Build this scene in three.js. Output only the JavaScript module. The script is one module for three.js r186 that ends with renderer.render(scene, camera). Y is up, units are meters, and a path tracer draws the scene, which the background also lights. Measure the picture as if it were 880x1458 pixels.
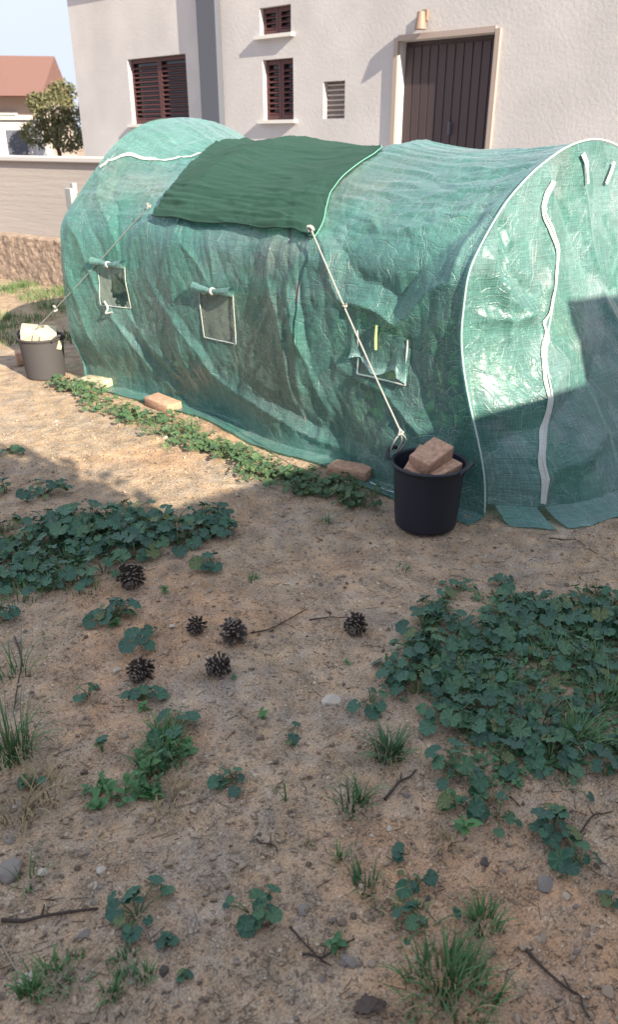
import * as THREE from 'three';
import { mergeGeometries, mergeVertices, toCreasedNormals } from 'three/addons/utils/BufferGeometryUtils.js';
import { RoundedBoxGeometry } from 'three/addons/geometries/RoundedBoxGeometry.js';

// ---------------------------------------------------------------- camera, sky, sun, exposure
const W = 619, H = 1024;
const scene = new THREE.Scene();
const camera = new THREE.PerspectiveCamera(67.07, W / H, 0.05, 900);
camera.position.set(0, 1.6, 0);
camera.rotation.order = 'YXZ';
camera.rotation.x = -Math.atan(529 / 1100);
camera.focus = 3.0; camera.userData.fStop = 4;
scene.add(camera);
const renderer = new THREE.WebGLRenderer({ antialias: true });
renderer.setSize(W, H);
renderer.toneMapping = THREE.LinearToneMapping;
renderer.toneMappingExposure = 3.3;
renderer.outputColorSpace = THREE.SRGBColorSpace;
renderer.shadowMap.enabled = true;
renderer.shadowMap.type = THREE.PCFSoftShadowMap;

const EL = 28 * Math.PI / 180, AX = 0.61, AZ = Math.sqrt(1 - 0.61 * 0.61);
const sunDir = new THREE.Vector3(AX * Math.cos(EL), Math.sin(EL), AZ * Math.cos(EL)).normalize();
{ // thin bright haze with soft high cloud all over
  const w = 512, h = 256, d = new Float32Array(w * h * 4), n = (x, y, z) => { let s = 0; for (let k = 0, a = 0.5, f = 1.6; k < 4; k++, a *= 0.5, f *= 2.1) s += a * Math.sin(x * f * 2.1 + 1.7 * Math.sin(z * f * 1.3 + k) + k) * Math.sin(z * f * 1.9 + 1.5 * Math.sin(y * f * 1.7 + 2 * k) + 0.6 * k); return s; };
  for (let j = 0; j < h; j++) for (let i = 0; i < w; i++) {
    const el = (j + 0.5) / h * Math.PI - Math.PI / 2, az = (i + 0.5) / w * 2 * Math.PI, x = Math.cos(el) * Math.cos(az), y = Math.sin(el), z = Math.cos(el) * Math.sin(az), t = Math.pow(Math.max(0, y), 0.55), c = 0.5 + 0.5 * n(x / (0.4 + Math.abs(y)), y, z / (0.4 + Math.abs(y))), k = (j * w + i) * 4;
    const base = [0.225 + 0.065 * t, 0.25 + 0.075 * t, 0.305 + 0.095 * t], cl = 0.36 * c;
    for (let m = 0; m < 3; m++) d[k + m] = y < -0.02 ? [0.16, 0.13, 0.11][m] : base[m] + ([0.32, 0.33, 0.36][m] - base[m]) * cl; d[k + 3] = 1;
  }
  const t = new THREE.DataTexture(d, w, h, THREE.RGBAFormat, THREE.FloatType); t.mapping = THREE.EquirectangularReflectionMapping; t.magFilter = THREE.LinearFilter; t.minFilter = THREE.LinearFilter; t.wrapS = THREE.RepeatWrapping; t.needsUpdate = true;
  scene.background = t; scene.environment = t;
}
const sun = new THREE.DirectionalLight(new THREE.Color().setRGB(1, 0.90, 0.71), 4.0);
sun.position.copy(sunDir).multiplyScalar(40);
sun.castShadow = true;
sun.shadow.mapSize.set(4096, 4096);
Object.assign(sun.shadow.camera, { left: -18, right: 18, top: 18, bottom: -18, near: 1, far: 90 });
sun.shadow.radius = 0.6; sun.shadow.bias = -0.0005;
sun.name = 'sun';
scene.add(sun); scene.add(sun.target);

// ---------------------------------------------------------------- helpers
function rngOf(seed) { let a = seed >>> 0; return () => { a = (a + 0x6D2B79F5) | 0; let t = Math.imul(a ^ (a >>> 15), 1 | a); t = (t + Math.imul(t ^ (t >>> 7), 61 | t)) ^ t; return ((t ^ (t >>> 14)) >>> 0) / 4294967296; }; }
const hash2 = (x, y) => { let h = Math.imul(x | 0, 374761393) + Math.imul(y | 0, 668265263); h = Math.imul(h ^ (h >>> 13), 1274126177); return ((h ^ (h >>> 16)) >>> 0) / 4294967296; };
const sm = (a, b, x) => { const t = Math.min(1, Math.max(0, (x - a) / (b - a))); return t * t * (3 - 2 * t); };
const lerp = (a, b, t) => a + (b - a) * t;
const clamp = (x, a, b) => Math.min(b, Math.max(a, x));
function vnoise(x, y, period = 0) {   // gradient noise, -1..1
  const xi = Math.floor(x), yi = Math.floor(y), fx = x - xi, fy = y - yi;
  const g = (i, j, dx, dy) => { const a = hash2(period ? ((i % period) + period) % period : i, period ? ((j % period) + period) % period : j) * 6.2832; return Math.cos(a) * dx + Math.sin(a) * dy; };
  const u = fx * fx * fx * (fx * (fx * 6 - 15) + 10), v = fy * fy * fy * (fy * (fy * 6 - 15) + 10);
  return 1.41 * lerp(lerp(g(xi, yi, fx, fy), g(xi + 1, yi, fx - 1, fy), u), lerp(g(xi, yi + 1, fx, fy - 1), g(xi + 1, yi + 1, fx - 1, fy - 1), u), v);
}
function fbm(x, y, o = 4, p = 0) { let s = 0, a = 0.5, f = 1; for (let i = 0; i < o; i++) { s += a * vnoise(x * f + i * 7 * (p ? 0 : 1), y * f, p * f); a *= 0.5; f *= 2; } return s; }
const taken = {};
function numbered(name) { const n = taken[name] = (taken[name] ?? -1) + 1; return n ? `${name}_${String(n).padStart(3, '0')}` : name; }
function shadows(o) { o.castShadow = true; o.receiveShadow = true; return o; }
function mesh(name, geo, mat, parent) { const m = shadows(new THREE.Mesh(geo, mat)); m.name = name; if (parent) parent.add(m); return m; }
function thing(name, label, category, pos = [0, 0, 0], turn = 0, group) {
  const o = new THREE.Group(); o.name = numbered(name); o.position.set(...pos); o.rotation.y = turn;
  o.userData = { label, category }; if (group) o.userData.group = group; scene.add(o); return o;
}
function solo(name, geo, mat, label, category, group, kind) {
  const m = mesh(numbered(name), geo, mat, scene); m.userData = { label, category }; if (group) m.userData.group = group; if (kind) m.userData.kind = kind; return m;
}
function structure(name, geo, mat, label) { const m = mesh(numbered(name), geo, mat, scene); m.userData = { kind: 'structure', label: label ?? name.replace(/_/g, ' ') }; return m; }
const V3 = (x, y, z) => new THREE.Vector3(x, y, z);
function boxAt(w, h, d, x, y, z) { const g = new THREE.BoxGeometry(w, h, d); g.translate(x, y, z); return g; }
function rboxAt(w, h, d, r, x, y, z, seg = 2) { const g = new RoundedBoxGeometry(w, h, d, seg, r); g.translate(x, y, z); return g; }
function tubeOf(pts, r, seg = 24, rad = 7, closed = false) { return new THREE.TubeGeometry(new THREE.CatmullRomCurve3(pts, closed, 'centripetal'), seg, r, rad, closed); }
function gridGeo(nu, nv, fn, colorFn, keep) {     // fn(u,v)->Vector3 + uv ; (nu+1)x(nv+1) vertices
  const P = new Float32Array((nu + 1) * (nv + 1) * 3), UV = new Float32Array((nu + 1) * (nv + 1) * 2), C = colorFn ? new Float32Array((nu + 1) * (nv + 1) * 3) : null, I = [];
  let k = 0;
  for (let j = 0; j <= nv; j++) for (let i = 0; i <= nu; i++, k++) {
    const r = fn(i / nu, j / nv); P[k * 3] = r[0]; P[k * 3 + 1] = r[1]; P[k * 3 + 2] = r[2]; UV[k * 2] = r[3]; UV[k * 2 + 1] = r[4];
    if (C) { const c = colorFn(i / nu, j / nv, r); C[k * 3] = c[0]; C[k * 3 + 1] = c[1]; C[k * 3 + 2] = c[2]; }
  }
  for (let j = 0; j < nv; j++) for (let i = 0; i < nu; i++) {
    if (keep && !keep((i + 0.5) / nu, (j + 0.5) / nv)) continue;
    const a = j * (nu + 1) + i, b = a + 1, c = a + nu + 1, d = c + 1; I.push(a, b, d, a, d, c);
  }
  const g = new THREE.BufferGeometry(); g.setAttribute('position', new THREE.BufferAttribute(P, 3)); g.setAttribute('uv', new THREE.BufferAttribute(UV, 2));
  if (C) g.setAttribute('color', new THREE.BufferAttribute(C, 3));
  g.setIndex(I); g.computeVertexNormals(); return g;
}
function dataTex(n, m, fn, srgb, repU = 1, repV = 1) {
  const d = new Uint8Array(n * m * 4);
  for (let y = 0; y < m; y++) for (let x = 0; x < n; x++) { const c = fn(x, y), k = (y * n + x) * 4; d[k] = clamp(c[0], 0, 1) * 255; d[k + 1] = clamp(c[1], 0, 1) * 255; d[k + 2] = clamp(c[2], 0, 1) * 255; d[k + 3] = 255; }
  const t = new THREE.DataTexture(d, n, m, THREE.RGBAFormat); t.wrapS = t.wrapT = THREE.RepeatWrapping; t.magFilter = THREE.LinearFilter; t.minFilter = THREE.LinearFilter;
  if (srgb) t.colorSpace = THREE.SRGBColorSpace; t.repeat.set(repU, repV); t.needsUpdate = true; return t;
}
const g1 = v => [v, v, v];
const lin = (r, g, b) => new THREE.Color().setRGB(r, g, b);
const std = (c, rough, extra = {}) => new THREE.MeshStandardMaterial({ color: c, roughness: rough, side: THREE.DoubleSide, ...extra });
// ground relief, metres; X to the right, Z away from the camera
const gh = (X, Z) => { if (Math.abs(X) > 60 || Z > 60 || Z < -40) return 0; const near = sm(14, 7, Math.hypot(X, Z - 4)); return near * (0.016 * vnoise(X * 1.3 + 3, Z * 1.3) + 0.009 * vnoise(X * 4.1, Z * 4.1 + 9) + 0.006 * vnoise(X * 11, Z * 11) * sm(-0.3, 0.4, vnoise(X * 2.2 + 8, Z * 2.2)) + 0.0034 * Math.abs(vnoise(X * 27, Z * 27))); };
// ---------------------------------------------------------------- ground
const soil = (() => {
  const N = 1024, hgt = new Float32Array(N * N), col = new Float32Array(N * N * 3), r = rngOf(11);
  for (let y = 0; y < N; y++) for (let x = 0; x < N; x++) {
    const k = y * N + x, a = fbm(x / 64, y / 64, 5, 16), b = vnoise(x / 4, y / 4, 256), c = hash2(x + 5, y * 3 + 1) - 0.5;
    hgt[k] = 0.40 + 0.30 * a + 0.09 * b + 0.06 * c;
    const t = 0.97 + 0.24 * a + 0.14 * b + 0.22 * c, red = vnoise(x / 40 + 9, y / 40, 0) * 0.03;
    col[k * 3] = (0.66 + red) * t; col[k * 3 + 1] = 0.565 * t; col[k * 3 + 2] = (0.465 - red) * t;
  }
  const tones = [[.74, .66, .57], [.62, .51, .42], [.50, .42, .35], [.76, .70, .62], [.57, .51, .46], [.69, .57, .46]];
  for (let n = 0; n < 22000; n++) {                      // grit: grains with their own outline and relief
    const cx = r() * N, cy = r() * N, R = 0.9 + 3.6 * r() ** 4 + r() * 0.8, t = tones[(r() * 6) | 0], e = 0.6 + 0.4 * r(), an = r() * 3.14, ca = Math.cos(an), sa = Math.sin(an), v = 0.85 + 0.3 * r();
    for (let j = -Math.ceil(R); j <= R; j++) for (let i = -Math.ceil(R); i <= R; i++) {
      const p = (i * ca + j * sa) / R, q = (-i * sa + j * ca) / (R * e), d = p * p + q * q; if (d > 1) continue;
      const k = ((((cy + j) | 0) + N) % N) * N + ((((cx + i) | 0) + N) % N);
      hgt[k] = Math.max(hgt[k], 0.45 + 0.05 * R * Math.sqrt(1 - d)); for (let m = 0; m < 3; m++) col[k * 3 + m] = lerp(col[k * 3 + m], t[m] * v, 0.6);
    }
  }
  return { map: dataTex(N, N, (x, y) => { const k = (y * N + x) * 3; return [col[k], col[k + 1], col[k + 2]]; }, true, 1 / 1.5, 1 / 1.5), bump: dataTex(N, N, (x, y) => g1(hgt[y * N + x]), false, 1 / 1.5, 1 / 1.5) };
})();
const soilMat = new THREE.MeshStandardMaterial({ map: soil.map, bumpMap: soil.bump, bumpScale: 0.022, roughness: 0.97, vertexColors: true });
{
  const axis = (a, b, step, far) => { const l = []; for (let x = a; x <= b + 1e-6; x += step) l.push(x); let s = step, x = b; while (x < far) { s *= 1.35; x = Math.min(far, x + s); l.push(x); } s = step; x = a; const m = []; while (x > -far) { s *= 1.35; x = Math.max(-far, x - s); m.unshift(x); } return m.concat(l); };
  const xs = axis(-2.6, 2.4, 0.017, 420), zs = axis(0.7, 6.2, 0.017, 420), nu = xs.length - 1, nv = zs.length - 1;
  const g = gridGeo(nu, nv, (u, v) => { const X = xs[Math.round(u * nu)], Z = zs[Math.round(v * nv)]; return [X, gh(X, Z), -Z, X + 0.15 * vnoise(X * 0.7, Z * 0.7), Z + 0.15 * vnoise(X * 0.7 + 40, Z * 0.7)]; },
    (u, v, p) => {                                        // patches of grey, reddish and paler soil
      const X = p[0], Z = -p[2], a = fbm(X * 0.9 + 20, Z * 0.9, 3), b = fbm(X * 2.3 + 5, Z * 2.3 + 7, 3), c = fbm(X * 7, Z * 7 + 3, 3);
      const grey = sm(0.02, 0.35, b), red = sm(0.0, 0.35, a), t = 0.93 + 0.20 * c + 0.08 * a;
      let C = [t * 0.97, t * 0.995, t * 1.03];
      C = C.map((x, i) => lerp(x, x * [0.92, 0.98, 1.08][i], grey)); C = C.map((x, i) => lerp(x, x * [1.06, 0.93, 0.84][i], red));
      const dk = sm(0.28, 0.5, fbm(X * 3.1 + 60, Z * 3.1, 4)); return C.map(x => x * (1 - 0.28 * dk));
    });
  g.index.array.reverse && (() => { const I = g.index.array; for (let i = 0; i < I.length; i += 3) { const t = I[i]; I[i] = I[i + 2]; I[i + 2] = t; } })();
  g.computeVertexNormals();
  if (g.attributes.normal.getY(0) < 0) { const I = g.index.array; for (let i = 0; i < I.length; i += 3) { const t = I[i]; I[i] = I[i + 2]; I[i + 2] = t; } g.computeVertexNormals(); }
  structure('ground', g, soilMat, 'sandy brown bare soil with grit');
}
// ---------------------------------------------------------------- background: house on its terrace, retaining wall, neighbours
const plasterBump = dataTex(512, 512, (x, y) => g1(0.5 + 0.4 * fbm(x / 24, y / 24, 4, 0) + 0.12 * (hash2(x, y) - 0.5)), false, 1, 1);
const plasterMap = dataTex(512, 512, (x, y) => { const a = 0.93 + 0.08 * fbm(x / 128, y / 128, 4, 4) + 0.03 * (hash2(x, y) - 0.5); return [a, a * 0.985, a * 0.965]; }, true, 0.3, 0.3);
const houseWall = std(lin(0.57, 0.555, 0.58), 0.95, { map: plasterMap, bumpMap: plasterBump, bumpScale: 0.004 });
const maroon = std(lin(0.085, 0.03, 0.032), 0.6), doorMat = std(lin(0.05, 0.032, 0.036), 0.55), greyPaint = std(lin(0.085, 0.09, 0.115), 0.7), tileRed = std(lin(0.30, 0.10, 0.06), 0.9), frameWhite = std(lin(0.6, 0.57, 0.54), 0.7), frameTan = std(lin(0.34, 0.27, 0.24), 0.8), glassDark = new THREE.MeshPhysicalMaterial({ color: lin(0.02, 0.022, 0.028), roughness: 0.12 });
function wallWithHoles(x0, x1, y0, y1, depth, holes) {
  const s = new THREE.Shape([[x0, y0], [x1, y0], [x1, y1], [x0, y1]].map(p => new THREE.Vector2(...p)));
  for (const [a, b, c, d] of holes) s.holes.push(new THREE.Path([[a, c], [a, d], [b, d], [b, c]].map(p => new THREE.Vector2(...p))));
  const g = new THREE.ExtrudeGeometry(s, { depth, bevelEnabled: false }); g.translate(0, 0, -depth); return g;
}
function shutterWindow(parent, x0, x1, y0, y1, mat) {     // louvred shutters: frame + slats
  const w = x1 - x0, h = y1 - y0, cx = (x0 + x1) / 2, cy = (y0 + y1) / 2;
  const win = mesh('window', boxAt(w, h, 0.03, cx, cy, -0.16), glassDark, parent);
  for (const s of [-1, 1]) {
    const sx = cx + s * w / 4, sh = mesh('shutter', mergeGeometries([boxAt(0.05, h - 0.02, 0.045, sx - w / 4 + 0.03, cy, -0.1), boxAt(0.05, h - 0.02, 0.045, sx + w / 4 - 0.03, cy, -0.1), boxAt(w / 2 - 0.11, 0.06, 0.045, sx, y0 + 0.04, -0.1), boxAt(w / 2 - 0.11, 0.06, 0.045, sx, y1 - 0.04, -0.1)]), mat, win);
    for (let y = y0 + 0.1; y < y1 - 0.08; y += 0.075) { const b = new THREE.BoxGeometry(w / 2 - 0.11, 0.012, 0.06); b.rotateX(0.6); b.translate(sx, y, -0.1); mesh('slat', b, mat, win); }
  }
  mesh('sill', boxAt(w + 0.16, 0.05, 0.12, cx, y0 - 0.026, 0.02), frameWhite, win);
  return win;
}
const ALONG = -Math.atan2(0.677, 0.736);                // the house, the wall and the tunnel lie parallel
{
  const T = 0.75, F = [0.055, 0, -13.46];
  const ter = structure('terrace', boxAt(60, T, 40, 14, T / 2 - 0.004, 4.55 - 20), std(lin(0.30, 0.28, 0.26), 0.95, { bumpMap: plasterBump, bumpScale: 0.01 }), 'paved terrace behind the retaining wall'); ter.position.set(...F); ter.rotation.y = ALONG;
  const h = thing('white_house', 'large white plastered house on the raised terrace behind the tunnel', 'house', F, -0.725);
  const holes = [[-4.57, -2.92, 1.88, 2.95], [-1.10, -0.44, 3.08, 3.45], [-1.06, -0.40, 1.9, 2.75], [0.22, 0.64, 1.9, 2.4], [1.6, 3.1, T + 0.02, 2.83]];
  mesh('wall', wallWithHoles(-6.3, 12, T, 4.2, 0.3, holes), houseWall, h);
  mesh('wall', mergeGeometries([boxAt(0.3, 3.45, 9.3, -6.15, T + 1.725, -4.953), boxAt(17.9, 3.45, 0.3, 2.85, T + 1.725, -9.8)]), houseWall, h);
  shutterWindow(h, -4.57, -2.92, 1.88, 2.95, maroon); shutterWindow(h, -1.06, -0.40, 1.9, 2.75, maroon); shutterWindow(h, -1.10, -0.44, 3.08, 3.45, maroon);
  const v = mesh('vent', boxAt(0.42, 0.5, 0.03, 0.43, 2.15, -0.14), std(lin(0.30, 0.25, 0.23), 0.8), h), ventSlat = std(lin(0.42, 0.36, 0.33), 0.8);
  for (let k = 0; k < 7; k++) mesh('slat', boxAt(0.38, 0.02, 0.05, 0.43, 1.95 + k * 0.067, -0.1), ventSlat, v);
  const d = mesh('garage_door', boxAt(1.5, 2.06, 0.05, 2.35, T + 1.05, -0.19), doorMat, h);
  for (let k = 0; k < 11; k++) mesh('panel', rboxAt(0.122, 1.98, 0.02, 0.006, 1.675 + k * 0.135, T + 1.03, -0.155, 1), doorMat, d);
  mesh('handle', boxAt(0.03, 0.16, 0.05, 2.42, T + 1.0, -0.12), greyPaint, d);
  mesh('door_frame', mergeGeometries([boxAt(0.07, 2.12, 0.05, 1.565, T + 1.06, 0.018), boxAt(0.07, 2.12, 0.05, 3.135, T + 1.06, 0.018), boxAt(1.5, 0.07, 0.045, 2.35, 2.865, 0.018)]), frameTan, h);
  mesh('wall_lamp', mergeGeometries([boxAt(0.08, 0.12, 0.05, 2.02, 3.1, 0.03), new THREE.CylinderGeometry(0.05, 0.08, 0.2, 12).translate(2.02, 3.03, 0.13)]), std(lin(0.25, 0.17, 0.13), 0.6), h);
  mesh('pilaster', rboxAt(0.46, 3.45, 0.12, 0.012, -2.22, T + 1.725, 0.064), greyPaint, h);
  const roof = mesh('roof', boxAt(18.6, 0.16, 10.1, 2.85, 4.28, -4.95), std(lin(0.62, 0.55, 0.48), 0.9), h);
  const tileGeo = new THREE.CylinderGeometry(0.11, 0.12, 0.5, 8, 1, false, 0, Math.PI).rotateX(Math.PI / 2).rotateZ(Math.PI / 2);
  for (let k = 0; k < 62; k++) { const t = mesh('roof_tile', tileGeo, tileRed, roof); t.position.set(-6.5 + k * 0.3, 4.37, -0.1); }
}
{ // retaining wall: rough rubble foot with rendered upper part
  const rubble = dataTex(512, 512, (x, y) => { const a = fbm(x / 32, y / 32, 4, 16), b = vnoise(x / 6, y / 6, 0), t = 0.62 + 0.22 * a + 0.1 * b; return [t * 1.03, t * 0.93, t * 0.85]; }, true, 1, 1);
  const len = 9.5, t = thing('retaining_wall', 'rough stone retaining wall with rendered upper part behind the far bucket', 'wall', [-3.33, 0, -9.78], -0.63);
  const n = 380, base = gridGeo(n, 34, (u, v) => {
    const x = lerp(-6, len - 6, u), prof = v < 0.8 ? [0, 0.55 * v / 0.8] : [-(v - 0.8) / 0.2 * 0.22, 0.55], w = 0.025 * fbm(x * 7, v * 4, 4) + 0.015 * Math.abs(vnoise(x * 9, v * 5 + 4)) + 0.012 * Math.abs(vnoise(x * 21, v * 11));
    return [x, prof[1] + (v < 0.8 ? 0 : w * 0.5), prof[0] + w, x, prof[1] - prof[0]];
  });
  mesh('stone_base', base, std(lin(0.80, 0.74, 0.71), 0.98, { map: rubble, bumpMap: plasterBump, bumpScale: 0.03 }), t);
  mesh('rendered_wall', boxAt(len, 0.86, 0.25, len / 2 - 6, 0.55 + 0.40, -0.30), std(lin(0.42, 0.39, 0.39), 0.95, { map: plasterMap, bumpMap: plasterBump, bumpScale: 0.006 }), t);
  mesh('coping', rboxAt(len + 0.1, 0.06, 0.34, 0.015, len / 2 - 6, 1.405, -0.30), std(lin(0.46, 0.44, 0.44), 0.9), t);
}
// foliage helper: a cloud of small leaf faces, merged
function leafCloud(seed, blobs, count, size, flat = 0.5) {
  const r = rngOf(seed), P = new Float32Array(count * 12), N = new Float32Array(count * 12), I = [], tot = blobs.reduce((s, b) => s + b[3] ** 2, 0);
  const q = new THREE.Quaternion(), e = new THREE.Euler(), v = new THREE.Vector3();
  for (let k = 0; k < count; k++) {
    let pick = r() * tot, b = blobs[0]; for (const c of blobs) { pick -= c[3] ** 2; if (pick <= 0) { b = c; break; } }
    const th = r() * 6.283, cz = 2 * r() - 1, rr = b[3] * Math.cbrt(0.25 + 0.75 * r()) * (0.8 + 0.35 * r()), sx = Math.sqrt(1 - cz * cz);
    const c = [b[0] + rr * sx * Math.cos(th), b[1] + rr * cz * (b[4] ?? 0.8), b[2] + rr * sx * Math.sin(th)];
    e.set((r() - 0.5) * 2.4, r() * 6.283, (r() - 0.5) * 2.4); q.setFromEuler(e); const s = size * (0.6 + 0.8 * r());
    [[-s, 0, 0], [0, 0, -s * flat], [s, 0, 0], [0, 0, s * flat]].forEach((o, j) => { v.set(...o).applyQuaternion(q); P[k * 12 + j * 3] = c[0] + v.x; P[k * 12 + j * 3 + 1] = c[1] + v.y; P[k * 12 + j * 3 + 2] = c[2] + v.z; v.set(0, 1, 0).applyQuaternion(q); N[k * 12 + j * 3] = v.x; N[k * 12 + j * 3 + 1] = v.y; N[k * 12 + j * 3 + 2] = v.z; });
    I.push(k * 4, k * 4 + 2, k * 4 + 1, k * 4, k * 4 + 3, k * 4 + 2);
  }
  const g = new THREE.BufferGeometry(); g.setAttribute('position', new THREE.BufferAttribute(P, 3)); g.setAttribute('normal', new THREE.BufferAttribute(N, 3)); g.setIndex(I); return g;
}
const bark = std(lin(0.12, 0.085, 0.06), 0.95, { bumpMap: plasterBump, bumpScale: 0.03 });
const foliage = (r, g, b) => new THREE.MeshPhysicalMaterial({ color: lin(r, g, b), roughness: 0.9, transmission: 0.3, thickness: 0, side: THREE.DoubleSide });
function tree(name, label, pos, H, blobs, count, size, mat, seed, group) {
  const t = thing(name, label, 'tree', pos, 0, group), r = rngOf(seed);
  const parts = [tubeTaper([V3(0, -0.1, 0), V3(0.06, H * 0.25, 0.03), V3(-0.05, H * 0.5, 0), V3(0, H * 0.8, 0)], H * 0.035, H * 0.012)];
  for (const b of blobs) parts.push(tubeTaper([V3(0, H * 0.35, 0), V3(b[0] * 0.5, lerp(H * 0.4, b[1], 0.55), b[2] * 0.5), V3(b[0], b[1], b[2])], H * 0.014, H * 0.004));
  mesh('trunk', mergeGeometries(parts), bark, t); mesh('crown', leafCloud(seed, blobs, count, size), mat, t); return t;
}
function tubeTaper(pts, r0, r1, seg = 12, rad = 7) {
  const c = new THREE.CatmullRomCurve3(pts, false, 'centripetal'), g = new THREE.TubeGeometry(c, seg, 1, rad, false), p = g.attributes.position, o = new THREE.Vector3();
  for (let i = 0; i <= seg; i++) { c.getPointAt(i / seg, o); const r = lerp(r0, r1, i / seg); for (let j = 0; j <= rad; j++) { const k = i * (rad + 1) + j; p.setXYZ(k, o.x + (p.getX(k) - o.x) * r, o.y + (p.getY(k) - o.y) * r, o.z + (p.getZ(k) - o.z) * r); } }
  g.computeVertexNormals(); return g;
}
{ // neighbour's house with a red roof, and a tree, beyond the terrace
  const h = thing('red_roofed_house', 'distant house with brownish red tiled roof beyond the terrace', 'house', [-15.2, 0, -37], 0.15);
  mesh('wall', boxAt(9, 3.1, 8, 0, 1.55, 0), std(lin(0.45, 0.37, 0.33), 0.95, { bumpMap: plasterBump, bumpScale: 0.01 }), h);
  const rs = new THREE.Shape([[-5, 0], [5, 0], [0, 1.7]].map(p => new THREE.Vector2(...p))), rg = new THREE.ExtrudeGeometry(rs, { depth: 9, bevelEnabled: false }); rg.translate(0, 3.1, -4.5); rg.rotateY(Math.PI / 2);
  const rg2 = rg; mesh('roof', rg2, std(lin(0.20, 0.10, 0.08), 0.95, { bumpMap: plasterBump, bumpScale: 0.05 }), h);
  for (const x of [-2.6, 0.2, 2.8]) { const w = mesh('window', boxAt(1.0, 1.2, 0.06, x, 1.9, 4.04), glassDark, h); mesh('frame', mergeGeometries([boxAt(1.16, 0.09, 0.08, x, 2.545, 4.05), boxAt(1.16, 0.09, 0.08, x, 1.255, 4.05), boxAt(0.08, 1.2, 0.08, x - 0.54, 1.9, 4.05), boxAt(0.08, 1.2, 0.08, x + 0.54, 1.9, 4.05)]), frameWhite, w); }
  const g = thing('white_outbuilding', 'small white outbuilding in front of the red roofed house', 'shed', [-8.3, 1, -24], 0.1);
  mesh('wall', boxAt(1.5, 1.1, 1.6, 0, 0.55, 0), houseWall, g); mesh('roof', boxAt(1.7, 0.09, 1.8, 0, 1.147, 0), std(lin(0.5, 0.46, 0.42), 0.9), g); mesh('door', boxAt(0.5, 0.85, 0.05, 0.3, 0.43, 0.82), greyPaint, g);
  tree('garden_tree', 'olive green garden tree beside the corner of the white house', [-6.5, 0.7, -22], 2.1, [[0, 1.6, 0, 0.55], [0.35, 1.0, 0.2, 0.5], [-0.45, 1.05, 0.1, 0.42], [0.25, 2.0, -0.2, 0.36], [-0.3, 1.75, 0.1, 0.3], [0.5, 1.5, 0, 0.3]], 4200, 0.05, foliage(0.15, 0.145, 0.06), 31);
  tree('far_tree', 'dark green tree beside the red roofed house', [-23.5, 0, -36], 5.5, [[0, 4.2, 0, 1.6], [0.9, 3.4, 0.3, 1.3], [-1.0, 3.5, 0, 1.3]], 5000, 0.11, foliage(0.06, 0.10, 0.045), 32);
}
// ---------------------------------------------------------------- the house and tree behind the camera that shade the foreground
const shadeAt = (D, lat) => [AX * D + AZ * lat, 0, AZ * D - AX * lat];
{
  const h = thing('flat_roofed_house', 'white flat roofed house with stepped parapet casting the foreground shade', 'house', shadeAt(4.2, 0), Math.atan2(AX, AZ) + Math.PI);
  // local x runs towards -lat, local z towards the tunnel
  mesh('wall', boxAt(13.5, 3.87, 7, 3.41, 1.935, -3.5), houseWall, h);
  mesh('wall', boxAt(3.2, 4.34, 7, -4.943, 2.17, -3.5), houseWall, h);
  for (const x of [-4.9, -1.0, 2.4, 6]) { const w = mesh('window', boxAt(1.1, 1.2, 0.05, x, 1.6, 0.03), glassDark, h); mesh('sill', boxAt(1.3, 0.06, 0.16, x, 0.96, 0.08), frameWhite, w); }
  const d = mesh('door', boxAt(0.95, 2.05, 0.06, 0.8, 1.03, 0.03), maroon, h); mesh('handle', boxAt(0.12, 0.03, 0.06, 1.1, 1.0, 0.09), greyPaint, d);
  tree('shade_tree', 'tall pine like tree beside the flat roofed house dropping cones', shadeAt(3.4, -0.02), 5.4, [[0, 3.5, 0, 1.05], [0.2, 4.1, -0.15, 0.75], [-0.5, 2.9, 0.3, 0.95], [-1.0, 3.7, 0.6, 0.9], [0.5, 3.7, -0.42, 0.7], [0.74, 3.5, -0.57, 0.55]], 30000, 0.05, foliage(0.06, 0.10, 0.05), 33);
}
// ---------------------------------------------------------------- tunnel greenhouse.  e1 = metres from the front corner along its length, e2 = metres across, y = up
const GH = { pos: [0.81, 0, -3.24], turn: Math.atan2(0.736, 0.677) };
const dX = -0.736, dZ = 0.677, pX = 0.677, pZ = 0.736;   // plan directions (X right, Z away)
const worldOf = p => V3(GH.pos[0] + p[0] * pX - (-p[2]) * -dX, p[1], GH.pos[2] - p[0] * pZ - (-p[2]) * dZ);
const CX = 1.07;
const half = [[.035, 0], [.035, .2], [.01, .5], [0, .75], [0, .9], [.012, 1.06], [.045, 1.135], [.1, 1.2], [.18, 1.28], [.27, 1.355], [.38, 1.42], [.49, 1.474], [.63, 1.525], [.77, 1.565], [.92, 1.59], [1.07, 1.6]];
const profPts = [[-0.085, 0.012], ...half, ...half.slice(0, -1).reverse().map(p => [2 * CX - p[0], p[1]]), [2 * CX + 0.085, 0.012]];
const arc = [0]; for (let i = 1; i < profPts.length; i++) arc.push(arc[i - 1] + Math.hypot(profPts[i][0] - profPts[i - 1][0], profPts[i][1] - profPts[i - 1][1]));
const S0 = arc[1], STOT = arc[arc.length - 1] - S0, SAPEX = (arc[arc.length - 1]) / 2 - S0;   // s = 0 at the ground crease of the left wall
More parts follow.
